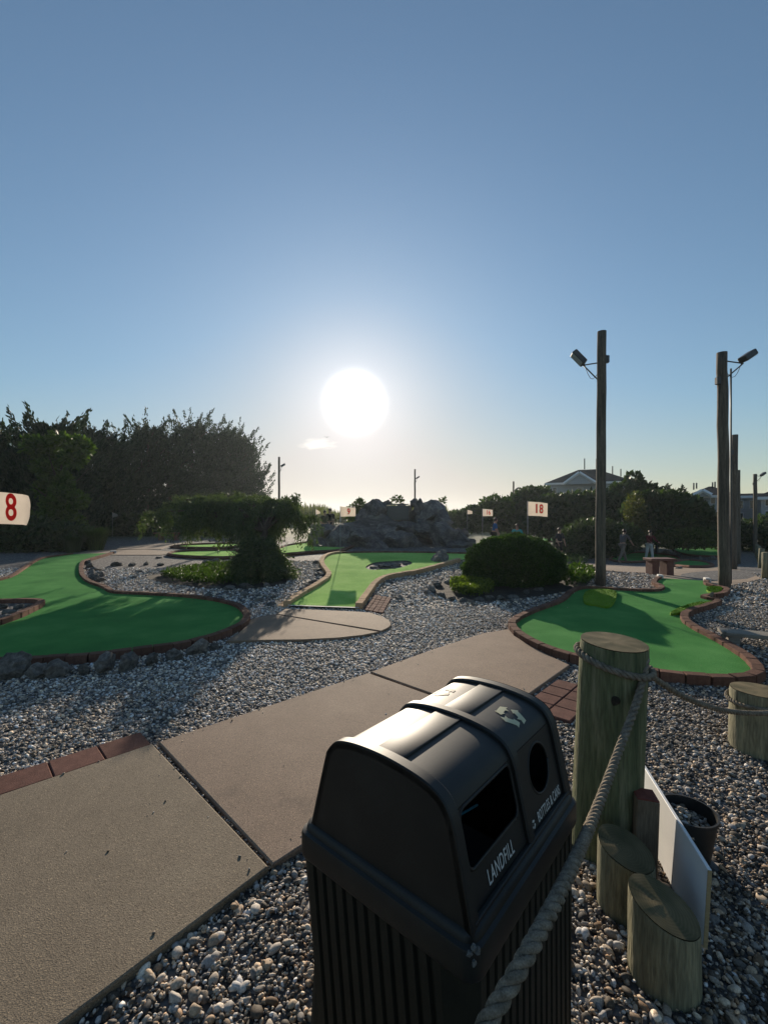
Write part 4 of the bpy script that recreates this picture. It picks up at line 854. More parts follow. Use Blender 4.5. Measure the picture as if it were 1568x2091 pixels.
# ------------------------------------------------------------------ flags
def text_mesh(s, size, m, sx=1.0, bold=.0, ext=.001, shear=0, space=1.0):
    cu_ = bpy.data.curves.new('lettering', 'FONT'); cu_.body = s; cu_.size = size; cu_.align_x = 'CENTER'; cu_.align_y = 'CENTER'; cu_.extrude = ext; cu_.offset = bold; cu_.resolution_u = 6; cu_.shear = shear; cu_.space_character = space
    to = bpy.data.objects.new('lettering', cu_); COL.objects.link(to); bpy.context.view_layer.update()
    me = bpy.data.meshes.new_from_object(to.evaluated_get(bpy.context.evaluated_depsgraph_get())); bpy.data.objects.remove(to); bpy.data.curves.remove(cu_)
    for v in me.vertices: v.co.x *= sx
    me.materials.clear(); me.materials.append(m); return me
def flag(x, Y, zg, top, w_, h_, num, label, seed, side=1, droop=.12, taper=1.0, fold=.0, ts=.9, tsx=.75, cat='flag', tpos=.55):
    t = thing('hole_flag', label, cat, (x, Y, zg)); ph = top - zg
    obj('pole', tubes_me('pole', [([(0, 0, 0), (0, 0, ph * .5), (0, 0, ph + .01)], .010)], M['flagpole'], 8), parent=t)
    nu, nv = 20, 10; v = []
    def sp(a, b):
        xx_ = side * a * w_; yy_ = .035 * math.sin(a * 5 + seed + b * .8) * a + .012 * math.sin(a * 13 + seed * 2); edge = 1 - (1 - taper) * a; zz_ = ph - .004 - h_ * ((.5 - .5 * edge) + b * edge) - droop * h_ * a * a
        if fold and a > 1 - fold: yy_ -= .05 * (a - 1 + fold) / fold * (1 - abs(b - .5)); xx_ -= side * .35 * (a - 1 + fold) * w_ * (abs(b - .5) * 2) ** 2
        return (xx_, yy_, zz_)
    for i in range(nu + 1):
        for j in range(nv + 1): v.append(sp(i / nu, j / nv))
    f = [(i * (nv + 1) + j, i * (nv + 1) + j + 1, (i + 1) * (nv + 1) + j + 1, (i + 1) * (nv + 1) + j) for i in range(nu) for j in range(nv)]
    cl_ = obj('cloth', np_mesh('cloth', v, f, M['flag'], True), parent=t)
    if num:
        tm = text_mesh(num, h_ * ts, M['red'], tsx, h_ * .022, .0005)
        for vx in tm.vertices:
            a = tpos + vx.co.x / w_ * side; b = .5 - vx.co.y / h_; p = sp(min(max(a, 0), 1), b); vx.co = (p[0], p[1] - .004, p[2])
        obj('number', tm, parent=cl_)
    return t
def flag_px(px, py_top, py_bot_flag, wpx, Y, num, label, seed, **k):
    x = (px - CX) / F * Y; top = H - (py_top - HY) / F * Y; flag(x, Y, float(tz(x, Y)) + .04, top, wpx / F * Y, (py_bot_flag - py_top) / F * Y, num, label, seed, **k)
x9, y9 = G(689, 1134, .04)
flag_px(695, 1034, 1055, 31, 14.6, '9', 'white flag with a red 9 on the sunlit green', 1, droop=.05, taper=.8)
flag_px(1077, 1024, 1053, 41, 11.2, '18', 'white flag with a red 18 above the round bush', 2, droop=.1, taper=.95)
flag_px(985, 1039, 1054, 21, 20, '16', 'white flag with a red 16 left of the round bush', 3, droop=.05, taper=.85)
# flag 8, close by and cut off by the left picture edge
flag(V(-60, 0, 4.75).x, 4.75, .045, 1.6 + 50 / F * 4.75, 128 / F * 4.75, 70 / F * 4.75, '8', 'large white flag with a red 8 cut off by the left edge', 4, droop=.10, taper=.86, fold=.2, ts=1.2, tsx=.62, tpos=.635)
flag_px(230, 1046, 1057, 12, 30, None, 'small white flag far off in the shade of the grove', 5, taper=.3)
flag_px(645, 1040, 1051, 9, 28, None, 'small white flag behind the weeping tree right side', 6, taper=.3)
flag_px(954, 1041, 1050, 10, 34, None, 'tiny white flag right of the rock mound', 7, taper=.6)
flag_px(1268, 1058, 1075, 20, 27, None, 'white drooping flag right of the nearer pole', 8, taper=.35, droop=.4)
flag_px(1412, 1070, 1082, 8, 32, None, 'small white flag above the sunlit low hedge', 9, taper=.3)
flag_px(585, 1109, 1113, 1, 17, None, 'thin dark marker stake on the flat green left of the mound', 10, cat='marker')

# ------------------------------------------------------------------ benches, fence posts, plank
def bench(px, py, Y, wpx, label, rz=0):
    x = (px - CX) / F * Y; z0 = float(tz(x, Y)); t = thing('bench', label, 'bench', (x, Y, z0), rz); w_ = wpx / F * Y
    o = obj('seat', box_me('seat', (w_, .42, .07), M['bench'], .01), parent=t); o.location = (0, 0, .44)
    for s in (-1, 1):
        o = obj('leg', box_me('leg', (.20, .34, .44), M['bench'], .015), parent=t); o.location = (s * w_ * .28, 0, .19)
x, y = G(1345, 1174); bench(1346, 1174, y, 52, 'maroon bench between the two near light poles')
bench(345, 1107, 27, 56, 'dim reddish bench in the shade before the grove')
for i, (px, py, top) in enumerate([(1563, 1182, 1128), (1553, 1160, 1120), (1549, 1148, 1116), (1546, 1141, 1114), (1544, 1135, 1112)]):
    x, y = G(px, py); z0 = float(tz(x, y)); h = H - (top - HY) / F * y - z0; t = thing('fence_post', f'{ORD[i]} nearest of the short log posts along the right edge', 'post', (x, y, z0), 0, 'short posts along the right edge')
    obj('log', tubes_me('log', [([(0, 0, -.05), (.01, 0, h * .5), (.03 * (i % 2), 0, h)], [.10, .095, .09])], M['stump'], 10), parent=t)
x, y = G(1545, 1322); t = thing('plank', 'weathered grey plank lying on blocks at the right edge', 'plank', (x + .12, y + .1, 0), math.radians(-24))
o = obj('board', box_me('board', (1.0, .26, .045), M['greywood'], .006), parent=t); o.location = (.1, 0, .12)
for s in (-.28, .42):
    o = obj('block', box_me('block', (.12, .22, .10), M['greywood'], .008), parent=t); o.location = (s, 0, .047)

# ------------------------------------------------------------------ piles and ropes
def pile(x, y, h, rad, label, seed, tilt=(0, 0), top_dish=.0, m=None, cut=(0, 0), knot=None):
    t = thing('rope_post', label, 'post', (x, y, 0)); r = random.Random(seed); bm = bmesh.new(); S, R_ = 40, 26; rows = []
    for i in range(R_ + 1):
        k = i / R_; row = []
        for j in range(S):
            a = j / S * 6.2832; rr_ = rad * (1.04 - .05 * k) * (1 + .022 * noise.noise(Vector((math.cos(a) * 1.6, math.sin(a) * 1.6, k * 1.2 + seed))) + .006 * noise.noise(Vector((math.cos(a) * 14, math.sin(a) * 14, k * 3))))
            if i == R_: rr_ *= .985
            px_, py_ = math.cos(a) * rr_, math.sin(a) * rr_; z = -.08 + (h + .08) * k
            if k > .5: z += (cut[0] * px_ + cut[1] * py_) * (k - .5) * 2
            row.append(bm.verts.new((px_ + tilt[0] * max(z, 0), py_ + tilt[1] * max(z, 0), z)))
        rows.append(row)
    for i in range(R_):
        for j in range(S): bm.faces.new((rows[i][j], rows[i][(j + 1) % S], rows[i + 1][(j + 1) % S], rows[i + 1][j]))
    obj('log', bm_mesh(bm, 'log', m or M['pile'], True), parent=t)
    bm = bmesh.new(); c = bm.verts.new((tilt[0] * h, tilt[1] * h, h + .006)); ring = []
    for fr_ in (.33, .66, .985):
        ring.append([bm.verts.new((rows[-1][0].co if False else Vector((0, 0, 0)))) for _ in range(S)])
    for q_, fr_ in enumerate((.33, .66, 1.0)):
        for j in range(S):
            a = j / S * 6.2832; rr_ = rad * .99 * fr_ * .985 * (1 + .022 * noise.noise(Vector((math.cos(a) * 1.6, math.sin(a) * 1.6, 1.2 + seed)))); px_, py_ = math.cos(a) * rr_, math.sin(a) * rr_
            ring[q_][j].co = (px_ + tilt[0] * h, py_ + tilt[1] * h, h + .004 + cut[0] * px_ + cut[1] * py_ + .004 * noise.noise(Vector((px_ * 30, py_ * 30, seed))) * (fr_ < .9))
    for j in range(S):
        bm.faces.new((c, ring[0][j], ring[0][(j + 1) % S]))
        for q_ in (0, 1): bm.faces.new((ring[q_][j], ring[q_ + 1][j], ring[q_ + 1][(j + 1) % S], ring[q_][(j + 1) % S]))
    obj('sawn_top', bm_mesh(bm, 'sawn_top', M['rings'], True), parent=t)
    if knot:
        a, z = knot; d = Vector((math.cos(a), math.sin(a), 0)); k = obj('knot', rock_me(90, 2, M['bark'], 3), parent=t); k.location = d * rad * 1.005 + Vector((tilt[0] * z, tilt[1] * z, z)); k.scale = (.010, .022, .024); k.rotation_euler = (0, 0, a)
    return t
def rope(name, pts, rad, label, n_strand=3, pitch=5.2, group=None, parent=None, sag=None):
    C = np.array(catmull(pts, 14)); C = resample(C, rad * .45); n = len(C); T = np.gradient(C, axis=0); T /= np.linalg.norm(T, axis=1)[:, None]
    a = np.cross(T[0], [0, 0, 1.0]); a /= np.linalg.norm(a) + 1e-9; A = []
    for i in range(n): a = a - T[i] * a.dot(T[i]); a /= np.linalg.norm(a); A.append(a)
    A = np.array(A); B = np.cross(T, A); s = np.arange(n) * rad * .45; tb = []
    for k in range(n_strand):
        th = s / (pitch * rad) * 2 * np.pi + k * 2 * np.pi / n_strand; tb.append((C + rad * .5 * (np.cos(th)[:, None] * A + np.sin(th)[:, None] * B), rad * .52))
    o = obj(name, tubes_me(name, tb, M['rope'], 7), parent=parent)
    if parent is None: tag(o, label, 'rope', group)
    return o
pX, pY, pR, pH = (1234 - CX) / F * 2.12, 2.12, .150, .985
big = pile(pX, pY, pH, pR, 'thick greenish weathered post with rope round its top', 5, tilt=(.045, 0), cut=(-.04, .05), knot=(-1.95, .76))
tX = pX + .045 * pH
ringp = [(tX + math.cos(a) * (pR + .012), pY + math.sin(a) * (pR + .012), .90 - .045 * math.cos(a - 2.4) * -1 - .01 * math.sin(a)) for a in np.linspace(-.5, -.5 - 2 * math.pi, 28)]
rope('rope_loop', ringp, .017, 'rope looped round the top of the thick weathered post')
hang = [tuple(V(*p)) for p in [(1312, 1330, 2.06), (1318, 1350, 2.02), (1302, 1425, 1.93), (1262, 1535, 1.74), (1215, 1660, 1.40), (1172, 1760, 1.10), (1132, 1842, .945), (1080, 1940, .835), (1010, 2062, .765), (900, 2240, .70), (700, 2500, .62)]]
rope('rope', hang, .0168, 'thick twisted rope hanging from the post past the black bin')
far_r = [tuple(V(*p)) for p in [(1316, 1368, 2.06), (1345, 1392, 2.12), (1400, 1425, 2.25), (1460, 1447, 2.4), (1520, 1456, 2.5), (1580, 1455, 2.6), (1640, 1440, 2.75), (1700, 1415, 2.85)]]
rope('rope', far_r, .015, 'sagging rope running from the thick post to the right edge')
p2 = pile((1550 - CX) / F * 3.0, 3.0, .40, .165, 'shorter weathered post at the right edge on the gravel', 8, cut=(-.02, -.03), m=M['stump'])
p2x = (1550 - CX) / F * 3.0
rope('rope_loop', [(p2x + math.cos(a) * .178, 3.0 + math.sin(a) * .178, .345 + .02 * math.cos(a)) for a in np.linspace(0, 2 * math.pi, 26)], .014, 'thin rope round the top of the shorter post at the right edge')
pile(V(1700, 0, 2.95).x, 2.95, .50, .15, 'rope post beyond the right picture edge', 9, m=M['stump'])
pile(V(700, 0, .62).x - .13, .56, .66, .13, 'rope post below the picture in front of the bin', 10)
EXCL_SMALL = [(pX, pY, .16), (p2x, 3.0, .17)]

# ------------------------------------------------------------------ sign board, stumps, square post, bucket
b0, b1 = Vector((1.182, 1.614)), Vector((1.355, 2.36)); bd = b1 - b0; ba = math.atan2(bd.y, bd.x); bc = (b0 + b1) / 2
t = thing('sign_board', 'white painted plywood board standing on edge beside the stumps', 'board', (bc.x, bc.y, 0), ba)
o = obj('panel', box_me('panel', (bd.length, .014, .31), M['whiteboard'], .0015), parent=t); o.location = (0, 0, .145); o.rotation_euler = (math.radians(3), 0, 0)
o = obj('raw_edge', box_me('raw_edge', (.003, .0135, .305), M['ply']), parent=t); o.location = (-bd.length / 2 - .0018, 0, .145); o.rotation_euler = (math.radians(3), 0, 0)
t = thing('square_post', 'square lumber stub with a red sealed end before the white board', 'post', (1.150, 1.955, 0), ba)
o = obj('post', box_me('post', (.09, .09, .40), M['lumber'], .004), parent=t); o.location = (0, 0, .155); o.rotation_euler = (.03, 0, 0)
o = obj('end_cap', box_me('end_cap', (.088, .088, .006), M['red_end'], .002), parent=t); o.location = (0, -.006, .3575); o.rotation_euler = (.03, 0, 0)
pile(.985, 1.80, .235, .105, 'upper slant cut log stump beside the white board', 14, cut=(-.20, .22), m=M['stump'])
pile(.965, 1.525, .245, .108, 'lower slant cut log stump nearest the camera', 15, cut=(-.28, .18), m=M['stump'])
EXCL_SMALL += [(.985, 1.80, .11), (.965, 1.525, .11), (1.15, 1.955, .06), (1.435, 2.07, .11)]
def bucket():
    t = thing('bucket', 'black round bucket full of pebbles behind the white board', 'bucket', (1.425, 2.07, 0)); t.scale = (.93, .93, .9); prof = [(.092, 0), (.125, .22), (.131, .22), (.131, .235), (.122, .235), (.119, .20), (.10, .06), (0, .06)]
    S = 36; bm = bmesh.new(); rows = []
    for r_, z in [(0, 0)] + prof: rows.append([bm.verts.new((math.cos(j / S * 6.2832) * max(r_, .0005), math.sin(j / S * 6.2832) * max(r_, .0005), z)) for j in range(S)])
    for i in range(len(rows) - 1):
        for j in range(S): bm.faces.new((rows[i][j], rows[i][(j + 1) % S], rows[i + 1][(j + 1) % S], rows[i + 1][j]))
    obj('pail', bm_mesh(bm, 'pail', M['bucket'], True, .6), parent=t)
    fill = bmesh.new(); bmesh.ops.create_circle(fill, cap_ends=True, radius=.113, segments=24, matrix=Matrix.Translation((0, 0, .155))); obj('sand', bm_mesh(fill, 'sand', M['bed']), parent=t)
    return t
bkt = bucket()

# ------------------------------------------------------------------ recycling and landfill bin
def litter_bin():
    Lb, Wb, ang_ = .652, .555, math.radians(49.5)
    t = thing('litter_bin', 'black double litter bin with a domed lid marked landfill and bottles', 'litter bin', (.179, .864, 0), ang_)
    EXCL.append([tuple((Matrix.Rotation(ang_, 2) @ Vector(p)) + Vector((.179, .864))) for p in ((.02, .02), (Lb - .02, .02), (Lb - .02, Wb - .02), (.02, Wb - .02))])
    prof = [(.030, .735), (.072, .925), (.081, .952), (.098, .977), (.126, .993), (.17, 1.004), (.245, 1.011), (.31, 1.010), (.36, 1.004), (.40, .991), (.424, .962), (.434, .925), (.482, .735)]
    prof = [(y_ if y_ < .24 else .24 + (y_ - .24) * 1.11, z_) for y_, z_ in prof]
    prof = prof[:2] + [tuple(p) for p in catmull(prof[2:11], 7)] + prof[11:]
    topz = lambda y_: float(np.interp(y_, [p[0] for p in prof[1:-1]], [p[1] for p in prof[1:-1]]))
    def offs(d):
        P = np.array(prof); T = np.gradient(P, axis=0); T /= np.linalg.norm(T, axis=1)[:, None]; Nn = np.stack([T[:, 1], -T[:, 0]], 1); return P - Nn * d * -1 if False else P + np.stack([-T[:, 1], T[:, 0]], 1) * d
    # body with vertical ribs
    def ring(z, inset, rib):
        pts = []; x0, y0, x1, y1 = inset, inset, Lb - inset, Wb - inset; c = .03
        def side(a, b, nrm_):
            a, b = np.array(a), np.array(b); n = int(np.linalg.norm(b - a) / .036); k = []
            for i in range(n):
                for f_, d in ((.0, 0), (.58, 0), (.66, rib), (.92, rib)):
                    k.append(a + (b - a) * (i + f_) / n - np.array(nrm_) * d)
            k.append(b); return k
        pts += side((x0 + c, y0), (x1 - c, y0), (0, -1)); pts += [np.array((x1 - c * .3, y0 + c * .3))]; pts += side((x1, y0 + c), (x1, y1 - c), (1, 0)); pts += [np.array((x1 - c * .3, y1 - c * .3))]
        pts += side((x1 - c, y1), (x0 + c, y1), (0, 1)); pts += [np.array((x0 + c * .3, y1 - c * .3))]; pts += side((x0, y1 - c), (x0, y0 + c), (-1, 0)); pts += [np.array((x0 + c * .3, y0 + c * .3))]
        return [(p[0], p[1], z) for p in pts]
    bm = bmesh.new(); R1, R2 = ring(0, .012, .009), ring(.69, .006, .009); v1 = [bm.verts.new(p) for p in R1]; v2 = [bm.verts.new(p) for p in R2]; n = len(v1)
    for i in range(n): bm.faces.new((v1[i], v1[(i + 1) % n], v2[(i + 1) % n], v2[i]))
    obj('body', bm_mesh(bm, 'body', M['bin_body']), parent=t)
    # rim collar: stepped band round the top of the body
    def rrect(inset, z, c=.035):
        x0, y0, x1, y1 = inset, inset, Lb - inset, Wb - inset; out_ = []
        for cx_, cy_, a0 in ((x1 - c, y0 + c, -90), (x1 - c, y1 - c, 0), (x0 + c, y1 - c, 90), (x0 + c, y0 + c, 180)):
            for k in range(5): a = math.radians(a0 + k * 22.5); out_.append((cx_ + c * math.cos(a), cy_ + c * math.sin(a), z))
        return out_
    bm = bmesh.new(); rows = [[bm.verts.new(p) for p in rrect(i_, z)] for i_, z in ((.008, .655), (.002, .660), (0, .667), (0, .718), (.002, .725), (.010, .729), (.012, .741), (.018, .747), (.028, .750), (.08, .750), (.08, .69))]
    for a, b in zip(rows, rows[1:]):
        for i in range(len(a)): bm.faces.new((a[i], a[(i + 1) % len(a)], b[(i + 1) % len(a)], b[i]))
    obj('collar', bm_mesh(bm, 'collar', M['bin'], True, .7), parent=t)
    # hood skin over the two bays: back, shoulders and top; the front is cut for the openings
    U = (.030, Lb - .026); hood_parts = []
    P = np.array(prof)
    strip = lambda d, lo, hi, u0, u1: [(u, y_, z_) for u in (u0, u1) for (y_, z_) in offs(d)[lo:hi]]
    bm = bmesh.new(); pts = offs(0)[2:]; hr = [[bm.verts.new((u_, *p)) for p in pts] for u_ in np.linspace(U[0], U[1], 41)]
    for a, b in zip(hr, hr[1:]):
        for i in range(len(a) - 1): bm.faces.new((a[i], a[i + 1], b[i + 1], b[i]))
    hood = obj('hood', bm_mesh(bm, 'hood', M['bin'], True, .8), parent=t)
    hood.cycles.shadow_terminator_geometry_offset = .2
    md = hood.modifiers.new('thick', 'SOLIDIFY'); md.thickness = .004; md.offset = 0
    # front panel with a wide slot (landfill) and a round hole (bottles)
    def fp(u, s): return Vector((u, P[0][0] + (P[2][0] - P[0][0]) * s, P[0][1] + (P[2][1] - P[0][1]) * s))
    outer = [(U[0], 0), (U[1], 0), (U[1], 1), (U[0], 1)]
    def rr2(u0, s0, u1, s1, cu_, cs, n=5):
        o_ = []
        for cx_, cy_, a0 in ((u1 - cu_, s0 + cs, -90), (u1 - cu_, s1 - cs, 0), (u0 + cu_, s1 - cs, 90), (u0 + cu_, s0 + cs, 180)):
            for k in range(n): a_ = math.radians(a0 + k * 90 / (n - 1)); o_.append((cx_ + cu_ * math.cos(a_), cy_ + cs * math.sin(a_)))
        return o_
    hole1 = rr2(.066, .42, .318, .985, .02, .10); hole2 = [(.478 + .066 * math.cos(k / 28 * 6.2832), .635 + .29 * math.sin(k / 28 * 6.2832)) for k in range(28)]
    loops = [[Vector((u, s, 0)) for u, s in l] for l in (outer, hole1[::-1], hole2[::-1])]; flat = [v for l in loops for v in l]
    bm = bmesh.new(); bv = [bm.verts.new(fp(v.x, v.y)) for v in flat]
    for tri in tessellate_polygon(loops):
        try: bm.faces.new([bv[i] for i in tri])
        except ValueError: pass
    fr = obj('front_panel', bm_mesh(bm, 'front_panel', M['bin']), parent=t); md = fr.modifiers.new('thick', 'SOLIDIFY'); md.thickness = .005; md.offset = 0
    # rolled edges round the openings
    for l in (hole1, hole2):
        C = [tuple(fp(*p) + Vector((0, -.001, 0))) for p in l + [l[0]]]; obj('opening_rim', tubes_me('opening_rim', [(C, .004)], M['bin'], 6), parent=fr)
    # end caps
    for u in (U[0] - .002, U[1] + .002):
        bm = bmesh.new(); rim = [bm.verts.new((u, *p)) for p in [(.016, .715)] + [tuple(p) for p in offs(.012)] + [(.524, .715)]]; bm.faces.new(rim)
        cen = np.array([.26, .85]); sgn = -1 if u < .1 else 1
        r_ = bmesh.ops.inset_region(bm, faces=bm.faces[:], thickness=.035, depth=0); 
        for f_ in bm.faces:
            if len(f_.verts) == len(rim):
                for v in f_.verts: v.co.x += sgn * .006
        obj('end_wall', bm_mesh(bm, 'end_wall', M['bin'], True, .9), parent=t)
    # raised arches at both ends and between the bays
    def arch(u0, u1, d=.013):
        O, I = offs(d), offs(-.004); bm = bmesh.new(); rws = []
        for u, pr in ((u0, I), (u0, O - (O - I) * .25), (u0 + .005, O), (u1 - .005, O), (u1, O - (O - I) * .25), (u1, I)): rws.append([bm.verts.new((u, *p)) for p in pr])
        for a_, b_ in zip(rws, rws[1:] + rws[:1]):
            for i in range(len(a_) - 1): bm.faces.new((a_[i], a_[i + 1], b_[i + 1], b_[i]))
        obj('arch_rib', bm_mesh(bm, 'arch_rib', M['bin'], True, .6), parent=t)
    arch(.022, .058, .013); arch(.326, .360); arch(Lb - .056, Lb - .018)
    # raised centre strip along the top of each bay
    for u0, u1 in ((.058, .326), (.360, Lb - .056)):
        bm = bmesh.new(); add_box(bm, ((u0 + u1) / 2, .266, topz(.266) - .004), (u1 - u0, .085, .020), None, .004, 2); obj('top_ridge', bm_mesh(bm, 'top_ridge', M['bin'], True, .5), parent=hood)
    # base moulding below the openings
    bm = bmesh.new(); add_box(bm, (Lb / 2, .026, .752), (Lb - .07, .014, .010), None, .004, 2); obj('front_ledge', bm_mesh(bm, 'front_ledge', M['bin']), parent=fr)
    # lettering
    sl = math.atan2(P[2][1] - P[0][1], P[2][0] - P[0][0])
    def put_text(s, u, sv, size, sx):
        me = text_mesh(s, size, M['letter'], sx, .0002, .0003, 0, 1.12); o_ = obj('lettering', me, parent=fr); p = fp(u, sv); o_.location = p + Vector((0, -.0042, .001)); o_.rotation_euler = (sl, 0, 0); return o_
    put_text('LANDFILL', .192, .225, .046, .60); put_text('BOTTLES & CANS', .492, .175, .036, .54)
    # recycling marks
    def chevrons(rad, m, parent, name='recycling_mark'):
        bm = bmesh.new()
        for k in range(3):
            A = k * 2 * math.pi / 3 + .35
            def pp(r_, deg): a_ = A + math.radians(deg); return Vector((r_ * math.cos(a_), r_ * math.sin(a_), 0)) * rad
            ho = lambda d: 1.0 / max(math.cos(math.radians((d + 30) % 60 - 30)), .5) * .94       # outline of a blunt hexagon
            up_ = [pp(ho(d), d) for d in (0, 15, 30, 45, 60, 75)]; lo_ = [pp(ho(d) * .50, d) for d in (75, 60, 45, 30, 15, 0)]
            tip = [pp(1.10, 78), pp(.74, 106), pp(.36, 78)]; notch = [pp(.74, 14)]
            loop = up_ + tip + lo_ + notch; bv_ = [bm.verts.new(v) for v in loop]
            for tri in tessellate_polygon([loop]):
                bm.faces.new([bv_[q_] for q_ in tri])
        return obj(name, bm_mesh(bm, name, m), parent=parent)
    def top_mark(cx_, cy_, rad, m, a_):
        c_ = chevrons(rad, m, hood); bm = bmesh.new(); bm.from_mesh(c_.data); bmesh.ops.subdivide_edges(bm, edges=bm.edges[:], cuts=3, use_grid_fill=True)
        ca, sa = math.cos(a_), math.sin(a_)
        for v in bm.verts: x_, y_ = v.co.x * ca - v.co.y * sa + cx_, v.co.x * sa + v.co.y * ca + cy_; v.co = (x_, y_, topz(y_) + .0034)
        bm.to_mesh(c_.data); bm.free()
    top_mark(.470, .142, .042, M['sticker'], .3); top_mark(.478, .385, .040, M['sticker_faded'], .3)
    c_ = chevrons(.011, M['letter'], fr); c_.location = fp(.378, .175) + Vector((0, -.0042, 0)); c_.rotation_euler = (sl, 0, 0)
    # liner and bag edge seen inside the openings
    bm = bmesh.new(); add_box(bm, (.173, .25, .745), (.22, .36, .02)); obj('liner', bm_mesh(bm, 'liner', M['bucket']), parent=t)
    obj('bag_edge', tubes_me('bag_edge', [([(.07, .095, .925), (.13, .10, .905), (.20, .105, .885)], .003)], cloth('bag_blue', (.01, .07, .10)), 6), parent=t)
    # scuffed corner
    sfm = rock_me(99, 2, M['scuff'], 9, .6); 
    for q_, (du, dv, dz_) in enumerate(((0.006, .004, .737), (.003, .012, .722), (.014, .002, .728), (.006, .006, .708))):
        o = obj('scuff', sfm, parent=t); o.location = (du + .004, dv + .004, dz_); o.scale = (.007, .006, .010 - .002 * (q_ % 2)); o.rotation_euler = (q_, q_ * 1.3, .4)
    return t
litter_bin()

# ------------------------------------------------------------------ people
def skin_mesh(verts, edges, name, m, sub=1):
    me = bpy.data.meshes.new(name); me.from_pydata([v[:3] for v in verts], edges, []); o = bpy.data.objects.new(name, me); COL.objects.link(o)
    o.modifiers.new('s', 'SKIN'); sv = me.skin_vertices[0].data
    for i, v in enumerate(verts): sv[i].radius = (v[3], v[4] if len(v) > 4 else v[3])
    sv[0].use_root = True; s = o.modifiers.new('u', 'SUBSURF'); s.levels = s.render_levels = sub
    bpy.context.view_layer.update(); out_ = bpy.data.meshes.new_from_object(o.evaluated_get(bpy.context.evaluated_depsgraph_get())); bpy.data.objects.remove(o)
    out_.materials.clear(); out_.materials.append(m); out_.polygons.foreach_set('use_smooth', np.ones(len(out_.polygons), bool)); return out_
def person(px, Y, h, rz, label, shirt, pants, hair, stride=.0, bend=.0, arms=((.18, .25), (.18, .25)), shorts=False, long_sleeve=False, foot_px=None):
    x = (px - CX) / F * Y; t = thing('person', label, 'person', (x, Y, float(tz(x, Y))), rz); k = h / 1.72
    sp = lambda z, f=0: (0, -math.sin(bend) * (z - .95) - f, .95 + math.cos(bend) * (z - .95))
    pel, che, nec, hed, top = sp(.95), sp(1.28), sp(1.46), sp(1.56, .02), sp(1.66, .01)
    vs_, es = [(*pel, .13, .10)], []
    def ad(p, r_, j, r2=None): vs_.append((*p, r_, r2 or r_)); es.append((j, len(vs_) - 1)); return len(vs_) - 1
    c = ad(che, .14, 0, .10); n_ = ad(nec, .052, c); h1 = ad(hed, .078, n_, .09); h2 = ad(top, .062, h1, .075); ad((hed[0], hed[1] - .085, hed[2] + .01), .016, h1)
    arm, leg = [], []
    for s, (sw, el) in zip((-1, 1), arms):
        sh = sp(1.40); S_ = (s * .19, sh[1], sh[2]); E_ = (s * .25, S_[1] - math.sin(sw) * .28, S_[2] - math.cos(sw) * .28); W__ = (s * .22, E_[1] - math.sin(sw + el) * .25, E_[2] - math.cos(sw + el) * .25)
        j = ad(S_, .058, c); j = ad(E_, .043, j); j = ad(W__, .03, j); arm.append((S_, E_, W__))
        dv = Vector(W__) - Vector(E_); dv.normalize(); pj = ad(tuple(Vector(W__) + dv * .06), .030, j)
        for q_ in range(4): ad(tuple(Vector(W__) + dv * (.13 + .012 * (q_ in (1, 2))) + Vector((0, (q_ - 1.5) * .018, 0))), .009, pj)
        ad(tuple(Vector(W__) + dv * .06 + Vector((-s * .035, -.03, 0))), .010, j)
    for s in (-1, 1):
        f_ = s * stride; Hp = (s * .095, pel[1], .90); K_ = (s * .10, pel[1] - f_ * .5 - abs(f_) * .1, .50); A_ = (s * .10, pel[1] - f_, .085 + (.03 if f_ < 0 else 0)); T_ = (s * .11, A_[1] - .15, .04)
        j = ad(Hp, .088, 0); j = ad(K_, .058, j); j = ad(A_, .040, j); ad(T_, .035, j); leg.append((Hp, K_, A_))
    sc3 = lambda L_: [tuple([q_ * k for q_ in v[:3]] + [q_ * k for q_ in v[3:]]) for v in L_]
    obj('body', skin_mesh(sc3(vs_), es, 'body', M['skin']), parent=t)
    sv = [(*sp(.93), .15, .12), (*sp(1.12), .145, .115), (*che, .158, .118), (*sp(1.43), .085, .08)]; se = [(0, 1), (1, 2), (2, 3)]
    for S_, E_, W__ in arm:
        sv.append((*S_, .072)); se.append((2, len(sv) - 1)); sv.append((*E_, .058)); se.append((len(sv) - 2, len(sv) - 1))
        if long_sleeve: sv.append((*W__, .042)); se.append((len(sv) - 2, len(sv) - 1))
    obj('shirt', skin_mesh(sc3(sv), se, 'shirt', M[shirt]), parent=t)
    pv = [(*sp(.98), .142, .112)]; pe = []
    for Hp, K_, A_ in leg:
        pv.append((*Hp, .10)); pe.append((0, len(pv) - 1)); pv.append((*K_, .075)); pe.append((len(pv) - 2, len(pv) - 1))
        if not shorts: pv.append((A_[0], A_[1], A_[2] + .02, .062)); pe.append((len(pv) - 2, len(pv) - 1))
    obj('trousers', skin_mesh(sc3(pv), pe, 'trousers', M[pants]), parent=t)
    hm = rock_me(70, 2, M[hair], 0, .05); ho = obj('hair', hm, parent=t); ho.location = Vector((hed[0], hed[1] + .022, hed[2] + .065)) * k; ho.scale = (.088 * k, .10 * k, .095 * k)
    return t
def ground_Y(px, py): return G(px, py)[1]
person(1141, ground_Y(1141, 1146), 1.75, .4, 'man in dark shirt and shorts standing right of the round bush', 'navy_cloth', 'black_cloth', 'hair', .12, .05, shorts=True)
person(1270, ground_Y(1270, 1150), 1.68, math.pi / 2 + .3, 'person in loose pale grey clothes stooping as they walk right', 'grey_cloth', 'tan_cloth', 'hair', .34, .22, arms=((.5, .3), (.2, .3)))
